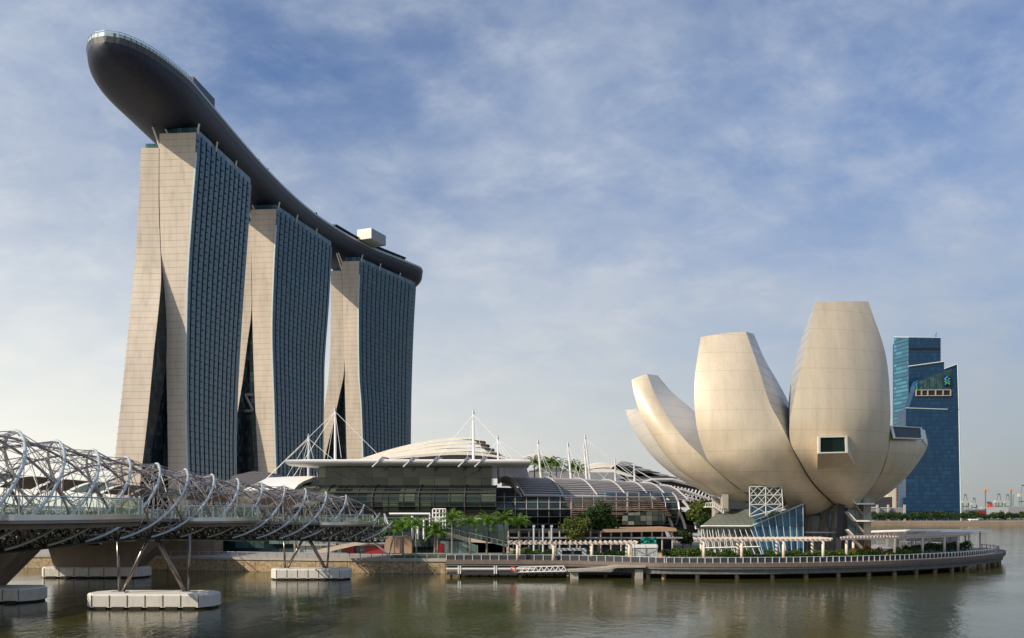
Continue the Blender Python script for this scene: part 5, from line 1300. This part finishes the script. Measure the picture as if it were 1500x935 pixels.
# palms
pspots = [(577, 775, 815, 212), (590, 771, 813, 206), (609, 769, 816, 203), (637, 773, 815, 205), (641, 781, 812, 214), (662, 760, 813, 203), (688, 766, 812, 207), (713, 764, 811, 209), (738, 762, 810, 211), (761, 766, 806, 215), (696, 772, 808, 222), (722, 772, 808, 222)]
for k, (px, yc, yb_, D) in enumerate(pspots):
    h = PZ(yc+3, D)-3.0
    palm(PX(px, D), D, 3.0, h+.3, 3.5, ORD[k]+' palm from the left in the row before the green glass hall' if k < 10 else ('palm standing back behind the '+('seventh' if k == 10 else 'eighth')+' palm of the front row'), k % 4, group='palms along the promenade')
# dark palms under the bridge, in front of the hall
for k, px in enumerate((432, 452, 492, 552)): 
    D = 216+(k % 2)*4; palm(PX(px, D), D, 3.0, 6.6, 2.8, ORD[k]+' palm from the left seen beneath the steel footbridge', (k+1) % 4, group='palms beneath the footbridge')
# roof palms behind the masts
for k, (px, yc) in enumerate(((783, 680), (795, 684), (806, 679), (815, 683), (838, 686), (848, 689))):
    D = 300; z = PZ(yc, D); palm(PX(px, D), D, z-6, 6.0, 4.0, ORD[k]+' palm from the left among the masts behind the vault roof', k % 4, name='palm_tree', group='palms behind the vault roof')
tree(PX(845, 214), 214, 3.0, PZ(752, 214)-3, 5.0, 'leaf_light', 'light yellow green tree with thin crown before the vaulted hall', 21, 1900, .30)
tree(PX(876, 218), 218, 3.0, PZ(733, 218)-3, 5.6, 'leaf_dark', 'dense dark green tree before the vaulted hall', 22, 4200, .34)
tree(PX(1012, 262), 262, 3.0, PZ(738, 262)-3, 6, 'leaf_dark', 'dark tree between the vaulted hall and the museum', 23, 3200, .42)
tree(PX(1030, 240), 240, 3.0, PZ(729, 240)-3, 5.0, 'leaf_light', 'olive toned tree hard against the left side of the museum', 24, 2600, .36)
tree(PX(1040, 232), 232, 3.0, PZ(748, 232)-3, 4.4, 'leaf_dark', 'low dark tree under the left balcony of the museum', 25, 2200, .34)
tree(PX(1000, 225), 225, 3.0, PZ(772, 225)-3, 3.4, 'leaf_dark', 'small dark tree at the right end of the vaulted hall terrace', 26, 1500, .3)
hedge([(PX(985, 200), 200), (PX(1032, 200), 200)], 3, 2.4, 'leaf_dark', 'dark hedge left of the glass lobby, behind the bright hedge', 12, 2000)
# people: tiny, far
def person(px, yb_, D, label, shirt, seed):
    z = PZ(yb_, D); x = PX(px, D); mb = MB()
    mb.loft([[(x+rx*math.cos(a/8*6.283), D+ry*math.sin(a/8*6.283), z+h) for a in range(8)] for rx, ry, h in ((.17, .12, .82), (.19, .13, 1.0), (.2, .13, 1.25), (.23, .13, 1.42), (.08, .08, 1.5), (.06, .06, 1.55), (.1, .11, 1.62), (.105, .12, 1.7), (.06, .07, 1.8))])
    for s in (-1, 1):
        mb.tube([(x+s*.09, D, z+.85), (x+s*.1, D-.05*s, z+.45), (x+s*.1, D+.03*s, z+.03)], .09, 6, .05); mb.tube([(x+s*.22, D, z+1.4), (x+s*.26, D, z+1.12), (x+s*.25, D-.08, z+.85)], .055, 5, .035)
        mb.box((x+s*.1, D-.06, z+.04), (.09, .25, .08))
    o = thing('person', mb, M['skin'], label, 'person')
    t = MB(); t.loft([[(x+rx*math.cos(a/8*6.283), D+ry*math.sin(a/8*6.283), z+h) for a in range(8)] for rx, ry, h in ((.2, .15, .85), (.21, .15, 1.05), (.225, .15, 1.25), (.245, .15, 1.42), (.1, .1, 1.49))]); 
    for s in (-1, 1): t.tube([(x+s*.21, D, z+1.42), (x+s*.265, D, z+1.15)], .08, 6)
    t.build('shirt', M[shirt], o)
    t = MB()
    for s in (-1, 1): t.tube([(x+s*.09, D, z+.9), (x+s*.1, D-.05*s, z+.45), (x+s*.1, D+.03*s, z+.1)], .11, 6, .08)
    t.build('trousers', M['darkgrey'], o)
person(1299, 823.5, 183.6, 'person in a red top at the boardwalk railing below the museum stair', 'lifered', 1)

# ---------------------------------------------------------------- far bank
def block(px0, px1, yt0, yt1, D, depth, yb_=766, skew=0):
    return [P(px0, yb_, D), P(px1, yb_, D), P(px1, yb_, D)+Vector((skew, depth, 0)), P(px0, yb_, D)+Vector((skew, depth, 0)), P(px0, yt0, D), P(px1, yt1, D), P(px1, yt1, D)+Vector((skew, depth, 0)), P(px0, yt0, D)+Vector((skew, depth, 0))]
DT = 960
bt = empty('office_tower', P(1345, 762, DT), 'taller rear blue office tower with flat top beside the museum', 'office tower')
MB().hexa(block(1331, 1378, 495, 495.5, DT, 40)).build('front_block', M['blueglass'], bt)
mb = MB(); mb.hexa([P(1309.5, 766, DT+25), P(1330.9, 766, DT+.5), P(1330.9, 766, DT+41), P(1309.5, 766, DT+60), P(1309.5, 495, DT+25), P(1330.9, 494.6, DT+.5), P(1330.9, 494.6, DT+41), P(1309.5, 495, DT+60)]); mb.build('side_block', M['tealglass'], bt)
MB().hexa([P(1331, 766, DT-8), P(1383, 766, DT-8), P(1383, 766, DT-.5), P(1331, 766, DT-.5), P(1331, 537.5, DT-8), P(1383, 530.5, DT-8), P(1383, 530.5, DT-.5), P(1331, 537.5, DT-.5)]).build('stepped_slab', M['blueglass'], bt)
MB().bar(P(1331, 537, DT-8.6), P(1383, 530, DT-8.6), .8, 4).build('roof_edge', M['fin_light'], bt); MB().tube([P(1309.5, 494.3, DT+24), P(1331, 494.3, DT), P(1378, 495, DT)], .7, 4).build('roof_edge', M['fin_light'], bt)
MB().hexa(block(1332, 1377, 509.5, 508.5, DT-.9, .5, 511.5)).build('plant_floor_band', M['black'], bt)
MB().tube([P(1371, 495, DT+5), P(1371, 490, DT+5), P(1372.5, 487, DT+5)], .5, 5, .2).build('antenna', M['darkgrey'], bt)
DF = 905
ft = empty('office_tower', P(1370, 762, DF), 'nearer blue office tower with slanted crown and coloured emblem', 'office tower')
MB().hexa([P(1316, 766, DF+22), P(1327, 766, DF+8), P(1327, 766, DF+40), P(1316, 766, DF+40), P(1327, 597, DF+22), P(1327.5, 597, DF+8), P(1330, 597, DF+40), P(1328, 597, DF+40)]).build('lower_flank', M['blueglass'], ft)
MB().loft([[P(1327, y0, DF), P(x1, y0, DF), P(x1, y0, DF)+Vector((0, 18, 0)), P(1327, y0, DF)+Vector((0, 18, 0))] for y0, x1 in ((766, 1407.5), (599.5, 1404.5))]).build('main_shaft', M['blueglass'], ft)
mb = MB(); pts = [P(1331, 598, DF+3), P(1404.3, 600, DF+3), P(1402.5, 534, DF+3), P(1383, 541, DF+3), P(1345, 557, DF+3), P(1341, 565, DF+3), P(1340, 572, DF+3)]; mb.slab(pts, (0, 11, 0)); mb.build('slanted_crown', M['blueglass'], ft)
mb = MB(); mb.slab([P(1343, 572, DF+2.5), P(1392.5, 572, DF+2.5), P(1394, 540.5, DF+2.5), P(1383, 544, DF+2.5), P(1346, 559, DF+2.5)], (0, .4, 0)); cg = mb.build('crown_glazing', M['crownglass'], ft)
mb = MB()
for x in (1342, 1350, 1359, 1370.5, 1381.5, 1392.5): mb.box(P(x, 576, DF+1.8), (1.1, .8, 5.8))
for y in (571.8, 580.2): mb.bar(P(1341, y, DF+1.8), P(1393, y-.3, DF+1.8), .55, 4)
mb.build('loggia_frame', M['concrete'], ft)
MB().slab([P(1342, 572, DF+2.2), P(1392, 572, DF+2.2), P(1392, 580, DF+2.2), P(1342, 580, DF+2.2)], (0, .3, 0)).build('loggia_shade_sheet', M['black'], ft)  # flat black sheet painting the shade inside the loggia
for x in (1352, 1361, 1371.5, 1382): MB().bar(P(x, 571, DF+2.2), P(x, 560-(x-1352)*.4, DF+2.2), .3, 4).build('crown_mullion', M['fin'], ft)
mb = MB(); mb.bar(P(1383.5, 540.5, DF+2), P(1402.5, 533.5, DF+2), .6, 4); mb.bar(P(1402.8, 534, DF+1.5), P(1404.8, 601, DF+1.5), .6, 4); mb.bar(P(1404.8, 601, DF-.5), P(1407.8, 764, DF-.5), .7, 4); mb.bar(P(1326.5, 598, DF-.3), P(1388, 600, DF-.3), .6, 4); mb.build('edge_trim', M['fin_light'], ft)
# emblem: two interlaced ribbons
sgn = MB().slab([P(1382.2, 565.5, DF+1.2), P(1392.2, 565.5, DF+1.2), P(1392.2, 550.5, DF+1.2), P(1382.2, 550.5, DF+1.2)], (0, .5, 0)).build('sign_board', M['black'], ft)
def stroke(pts, m, nm, r=1.0):
    mbx = MB(); mbx.tube([P(x, y, DF+.6) for x, y in pts], r, 6); mbx.build(nm, m, sgn)
# from zoom: blue upper ribbon, green lower ribbon
stroke([(1388.3, 552.4), (1386.4, 553.4), (1384.4, 555.0), (1384.6, 556.3), (1387.5, 557.3), (1390.4, 559.1), (1391.4, 560.0)], M['logo_blue'], 'blue_ribbon', .75)
stroke([(1384.3, 563.5), (1386.2, 562.4)], M['logo_blue'], 'blue_ribbon', .75)
stroke([(1391.2, 563.1), (1389.2, 561.7), (1386.0, 560.3), (1384.4, 559.2), (1385.2, 558.4)], M['logo_green'], 'green_ribbon', .75)
stroke([(1389.2, 555.8), (1391.0, 554.8)], M['logo_green'], 'green_ribbon', .75)
sg2 = MB().slab([P(1341.2, 571, DF+2.0), P(1344.4, 571, DF+2.0), P(1344.4, 560, DF+2.0), P(1341.2, 562, DF+2.0)], (0, .4, 0)).build('sign_board', M['black'], ft)
for pts, m, nm in (([(1343.6, 562), (1342, 564), (1343.8, 566)], M['logo_blue'], 'blue_ribbon'), ([(1342, 566.6), (1343.6, 568.4), (1342.3, 570)], M['logo_green'], 'green_ribbon')):
    mbx = MB(); mbx.tube([P(x, y, DF+1.3) for x, y in pts], .6, 5); mbx.build(nm, m, sg2)
# low buildings on the far bank
lb1 = empty('low_building', P(1290, 760, 900), 'dark low building with white portal frames left of the blue towers', 'building')
MB().hexa(block(1270, 1307, 729, 728, 905, 40)).build('rear_block', M['darkgrey'], lb1)
MB().hexa(block(1264, 1325, 744, 745, 890, 10)).build('front_block', M['grey'], lb1)
mb = MB()
for x in (1285, 1301, 1325): mb.box(P(x, 752, 886), (1.8, 1.8, 17))
mb.bar(P(1270, 744, 886), P(1285, 744, 886), .8, 4); mb.bar(P(1290, 744, 886), P(1326, 745, 886), .5, 4); mb.build('portal_frames', M['crane_white'], lb1)
wb = MB().hexa(block(1291, 1315, 727, 706, 1000, 30)); thing('pale_building', wb, M['offwhite'], 'pale slope roofed building between the museum and the blue towers', 'building')
sb = empty('striped_building', P(1314, 755, 985), 'narrow building with reddish window column beside the front blue tower', 'building')
MB().hexa(block(1312, 1319, 700, 700, 980, 20)).build('wall', M['concrete'], sb)
mb = MB()
for k in range(14): mb.box(P(1315.5, 702+k*4, 979), (3.6, .6, 1.4))
mb.build('windows', M['red'], sb)
# container cranes
def crane(px, yt, yb_, w, D, label, mast=False):
    root = empty('harbour_crane', P(px, yb_, D), label, 'crane', 'container cranes beyond the far bank'); mb = MB()
    u = D/F; H_ = (yb_-yt)
    if not mast:
        for sx in (-1, 1):
            for dy in (0, 22): 
                a = P(px+sx*w/2, yb_, D)+Vector((0, dy, 0)); mb.bar(a, P(px+sx*w*.46, yt+H_*.38, D)+Vector((0, dy, 0)), .85*u, 4)
            mb.bar(P(px+sx*w*.3, yt+H_*.40, D), P(px+sx*w*.13, yt, D), .7*u, 4)
        mb.bar(P(px-w*.2, yt, D), P(px+w*.2, yt, D), .9*u, 4); mb.bar(P(px-w*.5, yt+H_*.68, D), P(px+w*.5, yt+H_*.68, D), .7*u, 4)
        mb.bar(P(px-w*.5, yb_, D), P(px+w*.5, yt+H_*.68, D), .25*u, 4)
        mb.build('portal_frame', M['crane_green'], root)
        MB().box(P(px, yt+H_*.42, D), (w*u*1.1, 10, H_*.13*u)).build('machine_house', M['crane_white'], root)
        MB().box(P(px, yt+H_*.9, D), (w*u*1.05, 8, H_*.05*u)).build('sill_beam', M['crane_white'], root)
    else:
        for k in range(1): mb.tube([P(px, yb_, D), P(px, yt+3, D)], .9*u, 6, .8*u)
        mb.build('tower_mast', M['crane_green'], root); MB().box(P(px, yt+1.5, D), (3.0*u, 4, 3*u)).build('orange_head', M['orange'], root)
        MB().box(P(px, yb_-6, D), (13*u, 8, 2.2*u)).build('cab', M['crane_white'], root)
crane(1414, 725, 750, 10, 1900, 'white topped crane next to the edge of the blue tower')
crane(1427, 730, 750, 8, 1950, 'smallest crane, second to the right of the blue tower')
crane(1443.5, 717, 750, 8, 1900, 'green crane mast with orange head before the red funnel', True)
crane(1463, 724, 750, 11, 1850, 'white topped crane right of the red funnel')
crane(1476, 725, 750, 10, 1900, 'white topped crane overlapped by an orange headed mast')
crane(1481, 717, 750, 8, 1870, 'green crane mast with orange head above the pale shed', True)
crane(1499, 711, 746, 13, 1800, 'largest crane, cut by the right edge of the photo')
shp = empty('cargo_ship', P(1445, 757, 1500), 'long dark grey ship with red funnel and reddish deck', 'ship')
MB().slab([P(1408, 756, 1500), P(1412, 750, 1500), P(1416, 747, 1500), P(1424, 749, 1500), P(1430, 746.5, 1500), P(1478, 746.5, 1500), P(1478, 757, 1500), P(1408, 757, 1500)], (0, 30, 0)).build('hull', M['ship'], shp)
MB().slab([P(1430, 753, 1498), P(1433, 748.5, 1498), P(1446, 749, 1498), P(1444, 753, 1498)], (0, 2, 0)).build('red_deck_cargo', M['red'], shp)
MB().slab([P(1450.5, 746.5, 1497), P(1450, 740, 1497), P(1453, 739, 1497), P(1455.5, 742, 1497), P(1453, 747.5, 1497)], (0, 10, 0)).build('funnel', M['lifered'], shp)
MB().slab([P(1449, 735, 1499), P(1453, 736, 1499), P(1459, 754, 1499), P(1454, 754, 1499), P(1453, 743, 1499)], (0, 9, 0)).build('funnel_casing', M['ship'], shp)
shd = MB().slab([P(1477, 757, 1300), P(1477, 744, 1300), P(1485, 742.5, 1300), P(1560, 741, 1300), P(1560, 757, 1300)], (0, 60, 0)); thing('dock_shed', shd, M['grey'], 'pale long shed roof at the right edge beyond the far trees', 'shed')
wp = empty('white_pavilion', P(1425, 766, 860), 'small white two tier pavilion on the far embankment', 'pavilion')
mb = MB(); mb.box(P(1425, 764.5, 862), (8, 5, 1.2)); mb.box(P(1425.5, 761.3, 862), (7.6, 5, 1.2)); mb.build('roof_tier', M['white'], wp)
mb = MB()
for x in (1420.5, 1425, 1430): mb.bar(P(x, 767, 861), P(x, 761, 861), .25, 5)
mb.build('post', M['white'], wp)
# trees on the far bank
ftm = []
for v in range(5):
    lobes = [(random.uniform(-4, 4), random.uniform(-3, 3), random.uniform(5, 9.5), random.uniform(2.4, 4), .8) for _ in range(6)]
    c = crown_mesh(lobes, 420, .95, 50+v); me = bpy.data.meshes.new('crown'); me.from_pydata(c.v, [], c.f); me.materials.append(M['leaf_dark'] if v % 2 else M['leaf_mid'])
    t = MB(); t.tube([(0, 0, -.2), (0, 0, 5)], .4, 6, .25); mt = bpy.data.meshes.new('trunk'); mt.from_pydata(t.v, [], t.f); mt.materials.append(M['bark']); ftm.append((me, mt))
rnd = random.Random(99); nF = 0
for row in range(2):
    px = 1266.0
    while px < 1520:
        D = 872+row*14+rnd.uniform(-3, 3)
        root = empty('embankment_tree', (PX(px, D), D, 3.9), 'small bushy tree in the continuous line of trees on the far embankment', 'tree', 'trees on the far embankment')
        for nm, me in zip(('crown', 'trunk'), ftm[rnd.randrange(5)]):
            o = bpy.data.objects.new(nm, me); col.objects.link(o); o.parent = root
        s = rnd.uniform(.6, .95)*(.95 if row else .8); root.scale = (s, s, s); root.rotation_euler = (0, 0, rnd.random()*6.28)
        px += rnd.uniform(7.5, 11)
# distant low woodland on the horizon
mb = MB(); rnd = random.Random(3)
for _ in range(5200):
    x = rnd.uniform(-2600, 2900); y = rnd.uniform(2300, 2500); leaf_quad(mb, Vector((x, y, 4+rnd.random()**.7*(9+5*mn.noise(Vector((x*.01, 0, 0)))))), 6, rnd)
thing('horizon_woodland', mb, M['leaf_dark'], 'far off low band of trees along the horizon', 'woodland', kind='stuff', recalc=False)
